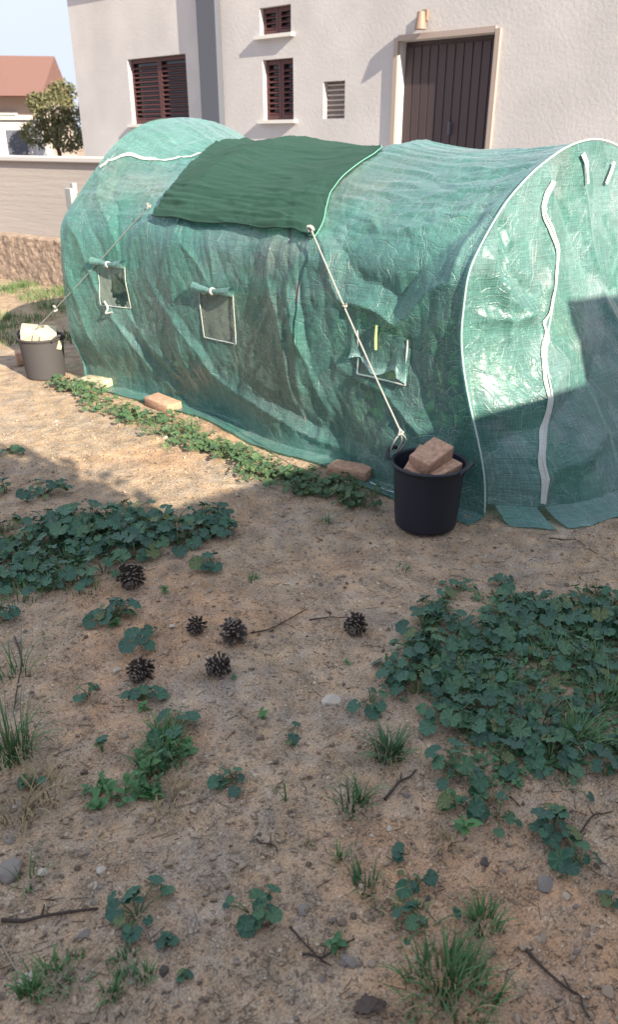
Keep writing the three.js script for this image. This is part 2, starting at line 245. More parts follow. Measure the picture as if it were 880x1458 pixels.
function prof(s) {
  const a = clamp(s + S0, 0, arc[arc.length - 1] - 1e-6); let i = 0; while (arc[i + 1] < a) i++;
  const t = (a - arc[i]) / (arc[i + 1] - arc[i]), P = k => profPts[clamp(k, 0, profPts.length - 1)];
  const sharp = i <= 1 || i >= profPts.length - 3; if (sharp) return [lerp(P(i)[0], P(i + 1)[0], t), lerp(P(i)[1], P(i + 1)[1], t)];
  const cr = k => { const a0 = P(i - 1)[k], b = P(i)[k], c = P(i + 1)[k], d = P(i + 2)[k]; return 0.5 * (2 * b + (c - a0) * t + (2 * a0 - 5 * b + 4 * c - d) * t * t + (3 * b - a0 - 3 * c + d) * t * t * t); };
  return [cr(0), cr(1)];
}
const e1front = y => 0.2 * sm(0, 0.9, y), e1back = y => 3.38 - 0.1 * sm(0, 1.2, y);
const hemOff = e => { const k = [[0, -.02], [.3, -.03], [.6, -.02], [.95, .06], [1.4, .02], [2.06, .13], [2.6, .08], [3.4, .02]]; let i = 0; while (i < k.length - 2 && k[i + 1][0] < e) i++; return lerp(k[i][1], k[i + 1][1], sm(k[i][0], k[i + 1][0], e)); };
const HOOPS = [0.2, 1.2, 2.22, 3.28];
function sagAt(e) { for (let i = 0; i < 3; i++) if (e >= HOOPS[i] && e <= HOOPS[i + 1]) { const t = (e - HOOPS[i]) / (HOOPS[i + 1] - HOOPS[i]); return Math.sin(Math.PI * t) ** 0.85; } return 0; }
function smooth0(e, s) {
  const q = prof(s); let e2 = q[0], y = q[1]; const left = sm(CX + 0.3, CX - 0.6, e2), sgn = left * 2 - 1, sg = sagAt(e);
  e2 += hemOff(e) * sm(0.45, 0.02, y) * left;
  e2 += sgn * 0.035 * sg * sm(0.1, 0.5, y) * sm(1.35, 1.1, y);
  e2 -= left * 0.075 * sm(2.5, 3.3, e) * sm(0.1, 0.4, y);
  const roof = sm(1.15, 1.5, y);
  y -= 0.05 * sg * roof; y += 0.15 * sm(2.5, 3.25, e) * sm(1.3, 1.6, y);
  return [e2, y];
}
function segDist(px, py, ax, ay, bx, by) { const dx = bx - ax, dy = by - ay, t = clamp(((px - ax) * dx + (py - ay) * dy) / (dx * dx + dy * dy + 1e-9), 0, 1); return [Math.hypot(px - ax - t * dx, py - ay - t * dy), t]; }
// folds: [points (e1, s), width, height]
const FOLDS = [
  [[[3.34, 1.25], [3.08, .98], [2.95, .63], [2.71, .33], [2.42, .1]], .055, .045], [[[3.2, 1.3], [2.93, 1.0], [2.8, .7], [2.55, .35]], .05, -.035], [[[3.31, 1.0], [3.2, .59], [3.05, .14]], .05, .04],
  [[[3.25, 1.55], [2.95, 1.22], [2.74, .95]], .05, .04], [[[3.1, 1.6], [2.85, 1.25], [2.72, .95]], .04, -.03], [[[2.73, .92], [2.5, 1.15], [2.39, 1.31]], .045, .03],
  [[[2.85, .53], [2.63, .35], [2.17, .02]], .06, -.045], [[[2.78, .60], [2.5, .36], [2.05, .06]], .04, .035],
  [[[2.49, .82], [1.93, .34], [1.6, .18]], .045, .03], [[[2.3, .75], [1.85, .32]], .05, -.025],
  [[[1.99, .37], [1.76, .24], [1.35, .16], [.93, .1], [.68, .02]], .05, .045], [[[1.9, .44], [1.5, .27], [1.0, .19], [.6, .1]], .05, -.03],
  [[[1.37, 1.23], [1.42, .94], [1.33, .65], [1.25, .3]], .035, .025], [[[1.23, 1.2], [1.15, .89], [1.11, .53]], .05, -.03], [[[1.11, 1.2], [1.25, .95], [1.2, .65]], .03, .02],
  [[[1.1, 1.18], [.91, .89], [.57, .83], [.29, 1.05], [.20, 1.87]], .05, .05], [[[1.05, 1.22], [.83, 1.0], [.57, .95], [.40, 1.15], [.26, 1.56]], .09, -.045],
  [[[1.0, 1.4], [.76, 1.24], [.45, 1.36], [.24, 1.7]], .05, .025], [[[.96, .56], [.64, .47], [.39, .32], [.2, .1]], .05, .03], [[[1.3, .84], [1.16, .6], [1.0, .3]], .05, .025],
  [[[1.86, .84], [2.05, 1.0], [2.2, 1.15]], .035, .025], [[[1.86, .84], [1.72, 1.0], [1.64, 1.14]], .035, .025], [[[1.86, .86], [1.9, 1.15]], .03, .02], [[[1.95, .55], [2.2, .3]], .05, -.02],
  [[[1.0, 1.75], [.6, 1.7], [.25, 1.8]], .05, -.025], [[[1.1, 1.55], [.7, 1.5], [.4, 1.62]], .04, .02], [[[.5, .75], [.35, .45], [.25, .2]], .05, -.025],
];
const ridged = (x, y) => 1 - Math.abs(vnoise(x, y));
const crumple = (x, y) => { const wx = x + 0.05 * vnoise(x * 3, y * 3 + 70), wy = y + 0.05 * vnoise(x * 3 + 90, y * 3), loose = sm(-0.35, 0.4, vnoise(x * 1.3 + 5, y * 1.3)); const roof = sm(1.1, 1.25, y), pull = roof * (0.011 * (ridged(wx * 1.3 + 4, wy * 7.5) ** 4 - 0.3) - 0.006 * (ridged(wx * 2.2, wy * 15 + 6) ** 4 - 0.3)) + (1 - roof) * (0.0065 * (ridged((wx + wy * 0.45) * 5.2, (wy - wx * 0.3) * 1.1) ** 4 - 0.3) - 0.0035 * (ridged((wx - wy * 0.2) * 10.5 + 9, wy * 1.9) ** 4 - 0.3)); return 0.012 * (ridged(wx * 1.5 + 3, wy * 1.2) - 0.65) + pull + loose * (0.005 * (ridged(wx * 4.1, wy * 2.9 + 8) ** 5 - 0.25) - 0.0035 * (ridged(wx * 9 + 20, wy * 7) ** 6 - 0.2)); };
function foldAt(e, s) {
  const we = e + 0.035 * vnoise(e * 4, s * 4), ws = s + 0.035 * vnoise(e * 4 + 50, s * 4); let h = 0;
  for (const F of FOLDS) {
    const [pts, w, amp] = F, b = F[3] ??= [Math.min(...pts.map(p => p[0])) - w * 2.6, Math.max(...pts.map(p => p[0])) + w * 2.6, Math.min(...pts.map(p => p[1])) - w * 2.6, Math.max(...pts.map(p => p[1])) + w * 2.6]; if (we < b[0] || we > b[1] || ws < b[2] || ws > b[3]) continue;
    let best = 9, at = 0; for (let i = 0; i < pts.length - 1; i++) { const [d, t] = segDist(we, ws, ...pts[i], ...pts[i + 1]); if (d < best) { best = d; at = (i + t) / (pts.length - 1); } }
    if (best < w * 2.6) { const k = best / w; h += amp * (pts[0][0] > 1.5 ? 0.45 : 0.68) * Math.exp(-1.35 * k) * (0.35 + 0.65 * Math.sin(Math.PI * clamp(at, 0.06, 0.94))); }
  }
  return h;
}
function coverPoint(e, s, off = 0) {        // local coordinates (e2, y, -e1)
  const a = smooth0(e, s), b = smooth0(e, s + 0.01), c = smooth0(e, s - 0.01), tx = b[0] - c[0], ty = b[1] - c[1], l = Math.hypot(tx, ty) || 1, nx = -ty / l, ny = tx / l;   // outward
  const calm = sm(0.0, 0.12, a[1]) * sm(0.0, 0.1, e - e1front(a[1])) * sm(0, 0.06, e1back(a[1]) - e) ;
  const d = (foldAt(e, s) + crumple(e, s)) * calm + off;
  return [a[0] + nx * d, Math.max(0.006 + off * 0.4, a[1] + ny * d) + (s < 0.06 ? 0.006 * vnoise(e * 9, s * 20) + 0.006 : 0), -e];
}
// woven film
const strokes = (() => {              // creases of the film, shared by its colour (whitened lines that paint in the crease highlights) and its relief; tile of 2 m
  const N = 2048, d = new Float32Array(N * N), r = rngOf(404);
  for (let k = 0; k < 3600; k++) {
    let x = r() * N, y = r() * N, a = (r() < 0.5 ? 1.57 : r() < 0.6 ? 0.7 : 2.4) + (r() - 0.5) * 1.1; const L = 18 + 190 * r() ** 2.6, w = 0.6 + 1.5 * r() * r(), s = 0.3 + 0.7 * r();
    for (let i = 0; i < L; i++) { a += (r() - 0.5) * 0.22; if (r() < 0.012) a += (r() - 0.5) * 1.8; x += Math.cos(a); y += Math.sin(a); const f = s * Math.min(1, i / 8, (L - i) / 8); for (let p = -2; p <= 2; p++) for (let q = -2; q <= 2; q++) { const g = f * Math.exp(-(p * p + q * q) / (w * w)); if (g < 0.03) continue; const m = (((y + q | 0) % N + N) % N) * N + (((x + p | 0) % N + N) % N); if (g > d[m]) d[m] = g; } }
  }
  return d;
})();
const filmMap = dataTex(2048, 2048, (x, y) => {     // flat tapes woven across, a coarse stitch grid and creases whitened to paint in their highlights
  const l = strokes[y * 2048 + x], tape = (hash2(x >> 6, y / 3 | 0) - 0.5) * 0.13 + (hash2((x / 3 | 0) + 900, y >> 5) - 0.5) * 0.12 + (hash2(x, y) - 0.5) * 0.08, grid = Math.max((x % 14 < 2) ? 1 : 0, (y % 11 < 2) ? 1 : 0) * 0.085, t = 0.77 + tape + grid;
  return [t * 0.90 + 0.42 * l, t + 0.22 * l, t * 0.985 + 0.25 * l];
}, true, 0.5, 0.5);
const filmBump = (() => { const N = 1024; return dataTex(N, N, (x, y) => { const u = x / N, v = y / N; let h = 0, a = 0.30; for (const f of [13, 34, 72, 140]) { h += a * 0.28 * (1 - Math.abs(vnoise(u * f, v * f, f))) ** 4; if (f === 34 || f === 72) h -= a * 0.25 * (1 - Math.abs(vnoise(u * f + 17, v * f + 5, f))) ** 4; a *= 0.5; } return g1(0.30 + h + 0.34 * strokes[(y * 2) * 2048 + x * 2] + 0.02 * (hash2(x, y) - 0.5)); }, false, 0.5, 0.5); })();
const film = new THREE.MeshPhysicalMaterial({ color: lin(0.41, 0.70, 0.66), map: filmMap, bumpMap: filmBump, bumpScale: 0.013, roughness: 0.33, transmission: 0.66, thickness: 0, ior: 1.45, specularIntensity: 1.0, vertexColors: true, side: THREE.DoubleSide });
const whiteTape = std(lin(0.50, 0.53, 0.50), 0.6, { bumpMap: filmBump, bumpScale: 0.006 });
const pvc = std(lin(0.55, 0.56, 0.55), 0.5), dullSteel = std(lin(0.25, 0.25, 0.25), 0.5, { metalness: 0.6 });
const WINDOWS = [{ e: [2.70, 2.95], s: [.61, .88] }, { e: [1.71, 1.98], s: [.54, .82] }, { e: [.50, .80], s: [.54, .60] }];
const greenhouse = thing('tunnel_greenhouse', 'walk in polytunnel with crumpled translucent green woven cover and white zips', 'greenhouse', GH.pos, GH.turn);
function filmTone(e, s, seed = 0) {        // outlined milky patches paint reflecting worn creases, brown ones the interior showing through, greener newer patches
  const wx = e + 0.10 * vnoise(e * 5 + seed, s * 5), wy = s + 0.10 * vnoise(e * 5 + 40, s * 5 + seed), m = fbm(wx * 2.4 + 9 + seed, wy * 2.4 + 4, 4), milky = sm(0.10, 0.17, m) * (0.55 + 0.45 * sm(-0.3, 0.3, vnoise(e * 40, s * 40))), showThrough = sm(0.0, 0.45, fbm(e * 1.1 + 30 + seed, s * 0.9, 4)), g = sm(0.0, 0.4, fbm(e * 3.1 + 70 + seed, s * 1.8, 3));
  let c = [0.88, 0.95, 0.98]; c = c.map((x, i) => lerp(x, x * [1.75, 1.28, 1.36][i], milky * 0.62)); c = c.map((x, i) => lerp(x, x * [1.6, 0.86, 0.74][i], showThrough * 0.5)); if (!seed) { const lid = sm(2.72, 2.84, e + 0.12 * vnoise(s * 4, 3)) * sm(1.68, 1.74, s); c = c.map((x, i) => lerp(x, [1.25, 1.2, 1.2][i], lid * 0.8)); } return c.map((x, i) => lerp(x, x * [0.7, 1.05, 0.9][i], g * 0.5));
}
{
  const nu = 330, nv = 430, sA = -S0, sB = STOT;
  const hole = (e, s) => WINDOWS.some(w => e > w.e[0] && e < w.e[1] && s > w.s[0] && s < w.s[1]);
  const eOf = (u, s) => { const y = prof(s)[1]; return lerp(e1front(y), e1back(y), u); };
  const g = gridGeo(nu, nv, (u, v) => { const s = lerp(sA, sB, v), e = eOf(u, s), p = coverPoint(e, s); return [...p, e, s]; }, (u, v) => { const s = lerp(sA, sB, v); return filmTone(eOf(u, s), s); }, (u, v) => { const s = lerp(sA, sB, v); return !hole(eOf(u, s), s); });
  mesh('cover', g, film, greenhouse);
}
// front end: flares outwards towards the ground
const leftEdge = y => { if (y >= 1.598) return CX; let lo = 0, hi = SAPEX; for (let i = 0; i < 30; i++) { const m = (lo + hi) / 2; if (prof(m)[1] < y) lo = m; else hi = m; } return prof(lo)[0]; };
function frontE1(e2, y) { const w = 2 * CX - 0.07, x = clamp(e2 - 0.035, 0, w), side = Math.min(x, w - x); return e1front(y) - 0.45 * (1 - Math.exp(-side / 0.25)) * Math.max(0, 1 - y / 1.4) ** 1.2; }
const FFOLDS = [
  [[[.637, 1.43], [.65, 1.15], [.48, .8], [.3, .43], [.18, .1]], .05, .028], [[[.25, 1.28], [.35, 1.05], [.5, .85]], .05, -.03], [[[.12, 1.15], [.25, .95], [.42, .88]], .05, .035], [[[.3, 1.2], [.2, 1.0], [.25, .8]], .03, .03],
  [[[.1, .9], [.3, .85], [.45, .92]], .03, .025], [[[.06, .5], [.35, .55], [.8, .75]], .07, .025], [[[.1, .35], [.5, .5], [1.0, .6]], .06, -.02], [[[.95, 1.5], [1.05, 1.1], [1.2, .7]], .06, .03], [[[.75, 1.4], [1.0, 1.0], [1.3, .85]], .05, -.025], [[[.2, .2], [.6, .3], [1.2, .3]], .06, .02],
];
function frontPoint(e2, y, off = 0) {
  let h = 0; const we = e2 + 0.03 * vnoise(e2 * 5, y * 5 + 7), wy = y + 0.03 * vnoise(e2 * 5 + 9, y * 5);
  for (const [pts, w, amp] of FFOLDS) { let best = 9; for (let i = 0; i < pts.length - 1; i++) best = Math.min(best, segDist(we, wy, ...pts[i], ...pts[i + 1])[0]); const k = best / w; if (k < 2.6) h += amp * Math.exp(-k * 1.25 * Math.sqrt(k)); }
  h += crumple(e2 + 7, y * 0.5 + 0.1) * 0.9;
  const inside = sm(0, 0.1, e2 - leftEdge(y)) * sm(0, 0.1, 2 * CX - leftEdge(y) - e2);
  return [e2, y, -(frontE1(e2, y) - h * inside - off)];
}
{
  const nu = 220, nv = 200;
  const yOf = v => 1.6 * (1 - (1 - v) ** 1.5), y0 = 0.07;
  const g = gridGeo(nu, nv, (u, v) => { const y = y0 + (1.6 - y0) * (1 - (1 - v) ** 1.5), L = leftEdge(y), e2 = lerp(L, 2 * CX - L, u), p = frontPoint(e2, y); return [...p, e2 + 20, y]; },
    (u, v) => { const y = y0 + (1.6 - y0) * (1 - (1 - v) ** 1.5), L = leftEdge(y), e2 = lerp(L, 2 * CX - L, u), c = filmTone(e2, y, 100), pale = sm(0.0, 0.08, fbm(e2 * 2.6 + 3 + 0.3 * vnoise(e2 * 6, y * 6), y * 2.6 + 60, 4)); return c.map((x, i) => x * lerp(1.0, [1.75, 1.3, 1.38][i], pale * 0.75)); });  // pale patches put the white reflection of creases into the colour
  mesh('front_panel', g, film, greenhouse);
  // skirt pieces lying on the ground, slit at the corner and at the zip
  const skirt = (a, b, seed) => mesh('skirt', gridGeo(70, 12, (u, v) => {
    const e2 = lerp(a, b, u), top = frontPoint(e2, y0), n = vnoise(e2 * 6 + seed, 3), out = 0.13 + 0.03 * n, x = e2 - 0.035 * v * (seed === 1 ? 1 : 0.3);
    return [x, lerp(y0, 0.012 + 0.014 * Math.abs(vnoise(e2 * 14, v * 3 + seed)) + (v > 0.9 ? -0.004 : 0), Math.sin(v * 1.57)), top[2] + out * v + 0.01 * vnoise(e2 * 11, v * 2), e2 + 30, v * 0.16];
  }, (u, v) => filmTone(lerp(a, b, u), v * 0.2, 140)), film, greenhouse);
  skirt(0.05, 0.165, 1); skirt(0.19, 1.1, 2); skirt(1.1, 2 * CX - 0.04, 3);
  // white zip: wavy tape standing proud of the panel
  const zipPts = [[.637, 1.43], [.60, 1.36], [.586, 1.309], [.62, 1.23], [.652, 1.153], [.655, 1.07], [.643, .998], [.56, .89], [.475, .80], [.42, .73], [.38, .662], [.335, .55], [.297, .435], [.25, .36], [.214, .295], [.195, .2], [.177, .09]];
  const tapeOn = (name, pts, w, point, off = 0.006) => {
    const c = new THREE.CatmullRomCurve3(pts.map(p => V3(p[0], p[1], 0))), n = pts.length * 8;
    return mesh(name, gridGeo(n, 4, (u, v) => { const p = c.getPoint(u), t = c.getTangent(u), k = (v - 0.5) * w * (w < 0.0275 && n > 100 ? lerp(1.1, 0.7, u) : 1), q = point(p.x - t.y * k, p.y + t.x * k, off + 0.004 * Math.sin(v * Math.PI)); return [...q, u * n * 0.02, v * w]; }), whiteTape, greenhouse);
  };
  const zip = tapeOn('zip', zipPts, 0.027, frontPoint, 0.008);
  mesh('zip_teeth', tubeOf(zipPts.map(p => V3(...frontPoint(p[0], p[1], 0.014))), 0.0035, 120, 5), pvc, zip);
  tapeOn('zip', zipPts.map(p => [2 * CX - p[0], p[1]]), 0.032, frontPoint, 0.008);
  tapeOn('tie_strap', [[.905, 1.545], [.93, 1.50], [.955, 1.46], [.975, 1.415]], 0.028, frontPoint, 0.018);
  tapeOn('tie_strap', [[1.30, 1.50], [1.28, 1.455], [1.25, 1.40]], 0.026, frontPoint, 0.018);
  // piping round the front hoop
  const pip = []; for (let s = 0.03; s < STOT - 0.03; s += 0.045) { const y = prof(s)[1], p = coverPoint(e1front(y), s, 0.006); pip.push(V3(p[0], p[1], p[2] + 0.006)); }
  mesh('piping', tubeOf(pip, 0.0042, 260, 7), std(lin(0.42, 0.56, 0.52), 0.6), greenhouse);
  // back end
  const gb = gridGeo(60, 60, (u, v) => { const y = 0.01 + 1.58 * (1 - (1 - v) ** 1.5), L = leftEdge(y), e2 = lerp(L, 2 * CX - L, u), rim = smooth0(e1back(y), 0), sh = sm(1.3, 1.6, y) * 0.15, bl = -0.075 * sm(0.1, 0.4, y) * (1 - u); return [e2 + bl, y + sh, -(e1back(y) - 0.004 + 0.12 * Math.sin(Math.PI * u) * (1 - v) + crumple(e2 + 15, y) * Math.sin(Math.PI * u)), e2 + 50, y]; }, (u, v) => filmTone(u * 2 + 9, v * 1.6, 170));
  mesh('back_panel', gb, film, greenhouse);
  // white seam tape over the lifted back roof
  const c = new THREE.CatmullRomCurve3([[3.24, 1.55], [3.13, 1.70], [2.98, 1.72], [2.86, 1.76], [2.72, 1.9], [2.62, 2.1], [2.58, 2.3]].map(p => V3(p[0], p[1], 0)));
  mesh('seam_tape', gridGeo(70, 3, (u, v) => { const p = c.getPoint(u), t = c.getTangent(u), k = (v - 0.5) * 0.022; return [...coverPoint(p.x - t.y * k, p.y + t.x * k, 0.008), u, v]; }), whiteTape, greenhouse);
  // hoops and rails inside
  HOOPS.forEach((e, i) => { const pts = []; for (let s = 0.0; s < STOT; s += 0.09) { const ee = i === 0 ? e1front(prof(s)[1]) + 0.03 : i === 3 ? e1back(prof(s)[1]) - 0.03 : e, p = smooth0(ee, s), k = (CX - p[0]); const l = Math.hypot(k, 0.8 - p[1]); pts.push(V3(p[0] + k / l * 0.024, p[1] + (0.8 - p[1]) / l * 0.024, -ee)); } mesh('hoop', tubeOf(pts, 0.014, 120, 7), dullSteel, greenhouse); });
  mesh('ridge_rail', tubeOf([V3(CX, 1.52, -0.24), V3(CX, 1.50, -1.2), V3(CX, 1.52, -2.2), V3(CX, 1.66, -3.2)], 0.011, 30, 7), dullSteel, greenhouse);
  // bent canes pressed against the film from inside
  const cane = std(lin(0.50, 0.38, 0.24), 0.8);
  for (const l of [[[.80, 1.46], [.84, 1.38], [.93, 1.16], [.95, .98]], [[2.2, 1.24], [2.08, 1.17], [1.98, 1.1]]]) mesh('cane', tubeOf(l.map(p => V3(...coverPoint(p[0], p[1], -0.024))), 0.016, 30, 7), cane, greenhouse);
  // grey bracket at the back hoop
  mesh('pole_bracket', mergeGeometries([rboxAt(0.05, 0.13, 0.07, 0.006, 0.085, 1.25, -3.34), rboxAt(0.035, 0.07, 0.035, 0.005, 0.13, 1.31, -3.37)]), std(lin(0.30, 0.30, 0.31), 0.6), greenhouse);
}
// side windows: netting pane, white stitched frame, rolled flap
{
  const net = (() => { const N = 64; return dataTex(N, N, (x, y) => g1((x % 16 < 5 || y % 16 < 5) ? 1 : 0.18), false, 1 / 0.02, 1 / 0.02); })();
  const netMat = std(lin(0.20, 0.24, 0.22), 0.8, { alphaMap: net, transparent: true });
  const onCover = (e, s, off) => V3(...coverPoint(e, s, off));
  const labels = ['torn netting window with rolled flap near the far bucket', 'square netting window with tied rolled flap', 'half closed window with a folded white flap'];
  WINDOWS.forEach((w, i) => {
    const [e0, e1] = w.e, [s0, s1] = w.s;
    const win = mesh('window', gridGeo(24, 24, (u, v) => { const e = lerp(e0 - 0.008, e1 + 0.008, u), s = lerp(s0 - 0.008, s1 + 0.008, v); return [...coverPoint(e, s, -0.002), e, s]; }, null, (u, v) => i !== 0 || !(Math.hypot((u - 0.35) / 0.28, (v - 0.42) / 0.34) < 1 + 0.3 * vnoise(u * 9, v * 9))), netMat, greenhouse);
    win.userData.label = labels[i];
    const sTop = i === 2 ? 0.76 : s1, edge = [];
    for (const [a, b] of [[[e0, s0], [e1, s0]], [[e1, s0], [e1, sTop]], [[e0, sTop], [e0, s0]]]) { const pts = []; for (let k = 0; k <= 8; k++) pts.push(onCover(lerp(a[0], b[0], k / 8), lerp(a[1], b[1], k / 8), 0.006)); edge.push(tubeOf(pts, i === 2 ? 0.005 : 0.003, 20, 5)); }
    mesh('frame', mergeGeometries(edge), whiteTape, win);
    if (i < 2) {   // roll pinched in the middle by its tie
      const n = 26, roll = gridGeo(n, 14, (u, v) => { const e = lerp(e1 + 0.012, e0 - 0.012, u), k = Math.abs(u - 0.5) * 2, R = 0.011 + 0.015 * k ** 0.8, c = coverPoint(e, s1 + 0.018 - 0.014 * (1 - k), 0.03), a = v * 7.5, r2 = R * (1 - 0.045 * v); return [c[0] - r2 * Math.cos(a), c[1] + r2 * Math.sin(a), c[2], u * 0.3, v * 0.2]; }, () => [1.25, 1.1, 1.15]);
      mesh('rolled_flap', roll, film, win);
      const cm = coverPoint((e0 + e1) / 2, s1 + 0.006, 0.03); mesh('tie_strap', new THREE.TorusGeometry(0.017, 0.005, 6, 16).scale(1, 1, 2.4).translate(...cm), whiteTape, win);
      if (i === 0) mesh('loose_tie', tubeOf([onCover(e0 + 0.2, s0 + 0.03, .02), onCover(e0 + .17, s0 - 0.01, .03), onCover(e0 + .19, s0 - .04, .02), onCover(e0 + .13, s0 - .03, .03)], 0.007, 20, 6), whiteTape, win);
    } else {       // flap hanging in front, its lower edge curling away
      mesh('flap', gridGeo(30, 20, (u, v) => { const e = lerp(e0 - 0.02, e1 + 0.035, u), low = 0.585 + 0.02 * Math.sin(u * 9) + (u > 0.8 ? 0.02 : 0) - (u < 0.15 ? 0.03 : 0), s = lerp(low, 0.77, v); return [...coverPoint(e, s, 0.006 + 0.035 * (1 - v) ** 4 * (0.6 + 0.4 * Math.sin(u * 14))), e, s]; }, (u, v) => v < 0.12 ? [1.9, 1.5, 1.6] : [1.05, 1.0, 1.0]), film, win);
      mesh('tie_strap', tubeOf([onCover(.675, .80, .012), onCover(.68, .74, .016), onCover(.678, .68, .014)], 0.007, 14, 6), std(lin(0.45, 0.62, 0.22), 0.6), win);
    }
  });
}
// shade cloth draped over the roof
{
  const knit = dataTex(256, 256, (x, y) => { const a = 0.72 + 0.24 * Math.sin(x * 0.785) * Math.cos(y * 0.39 + 2 * vnoise(x / 24, y / 24)) + 0.22 * (hash2(x >> 1, y >> 1) - 0.5); return g1(a); }, true, 1 / 0.12, 1 / 0.12);
  const m = std(lin(0.044, 0.175, 0.128), 0.95, { map: knit, bumpMap: knit, bumpScale: 0.008 });
  const pt = (u, v) => {
    const hem = 1.165 + 0.035 * (1 - Math.sin(Math.PI * u)) - 0.025 * Math.sin(Math.PI * u) * 0 + 0.006 * Math.sin(u * 17) - 0.03 * sm(0.12, 0, u), s = lerp(hem + 0.06 * Math.sin(Math.PI * u) * 0.4, STOT - 1.3, v);
    const en = 1.12 + 0.09 * sm(1.2, 1.55, s) + 0.45 * sm(1.85, 2.5, s), ef = 2.44 + 0.32 * sm(1.25, 2.3, s), e = lerp(en, ef, u) + 0.01 * vnoise(s * 9, u * 3);
    const near = sm(0.35, 0.0, v), f = 0.020 + 0.005 * vnoise(e * 2.0, s * 9) + 0.016 * near * Math.abs(vnoise(e * 2.4 + 4, s * 24)) + 0.003 * vnoise(e * 6, s * 26) + 0.008 * near + 0.006 * (1 - Math.abs(vnoise(e * 1.3 + 2, s * 4)));
    return [e, s, lerp(0.014, f, sm(0, 0.12, u))];
  };
  const a = solo('shade_cloth', gridGeo(150, 260, (u, v) => { const [e, s, f] = pt(u, v), w = worldOf(coverPoint(e, s, f)); return [w.x, w.y, w.z, e, s]; }), m, 'dark green knitted shade cloth draped over the roof of the tunnel', 'shade cloth');
  const hemPts = []; for (let k = 0; k <= 40; k++) { const [e, s, f] = pt(k / 40, 0); hemPts.push(worldOf(coverPoint(e, s, f + 0.002))); }
  mesh('hem', tubeOf(hemPts, 0.0055, 120, 6), m, a);
  const edgePts = []; for (let k = 0; k <= 40; k++) { const [e, s, f] = pt(0, k / 40); edgePts.push(worldOf(coverPoint(e - 0.006, s, f))); }
  mesh('edge_tape', tubeOf(edgePts, 0.0028, 120, 6), std(lin(0.12, 0.34, 0.26), 0.7), a);
}
const mallowSpots= [[-1.336, 3.522, 12, 0.141, 0.063], [-1.684, 4.068, 6, 0.063, 0.055], [-1.519, 3.522, 4, 0.049, 0.07], [-0.857, 3.335, 10, 0.101, 0.05], [-1.128, 2.417, 5, 0.052, 0.063], [-0.718, 2.417, 10, 0.084, 0.057], [-0.579, 2.24, 6, 0.074, 0.064], [-0.708, 1.974, 4, 0.049, 0.04], [-0.536, 1.956, 7, 0.058, 0.058], [-0.407, 1.78, 5, 0.094, 0.054], [-0.204, 1.607, 7, 0.058, 0.039], [-0.129, 1.201, 9, 0.061, 0.045], [-0.394, 1.192, 9, 0.072, 0.045], [-0.058, 1.78, 4, 0.046, 0.031], [0.256, 1.285, 5, 0.047, 0.04], [0.616, 1.408, 9, 0.075, 0.061], [0.664, 1.334, 8, 0.069, 0.052], [0.426, 1.512, 5, 0.056, 0.056], [0.707, 1.228, 3, 0.025, 0.033], [0.27, 1.169, 5, 0.079, 0.035], [-0.318, 1.123, 2, 0.019, 0.031], [0.229, 1.351, 2, 0.021, 0.035], [-0.761, 1.581, 3, 0.035, 0.039], [-0.602, 1.721, 2, 0.016, 0.041], [-0.259, 1.049, 2, 0.015, 0.024], [0.828, 1.625, 4, 0.031, 0.047], [-0.407, 2.783, 6, 0.073, 0.064], [-0.361, 3.066, 4, 0.063, 0.057]] ;
const leafySpots= [[-0.501, 1.566, 105, 0.092, 0.042], [-0.424, 1.721, 75, 0.078, 0.037], [0.406, 1.431, 10, 0.061, 0.047], [0.062, 1.123, 9, 0.04, 0.034], [-0.14, 1.857, 7, 0.034, 0.03], [-0.554, 1.561, 12, 0.05, 0.038], [0.392, 1.512, 6, 0.037, 0.045], [0.131, 2.128, 8, 0.024, 0.021], [-0.564, 2.59, 10, 0.061, 0.033], [-0.708, 2.371, 10, 0.057, 0.036], [-0.255, 2.063, 6, 0.023, 0.021], [-0.515, 1.906, 8, 0.044, 0.031]] ;
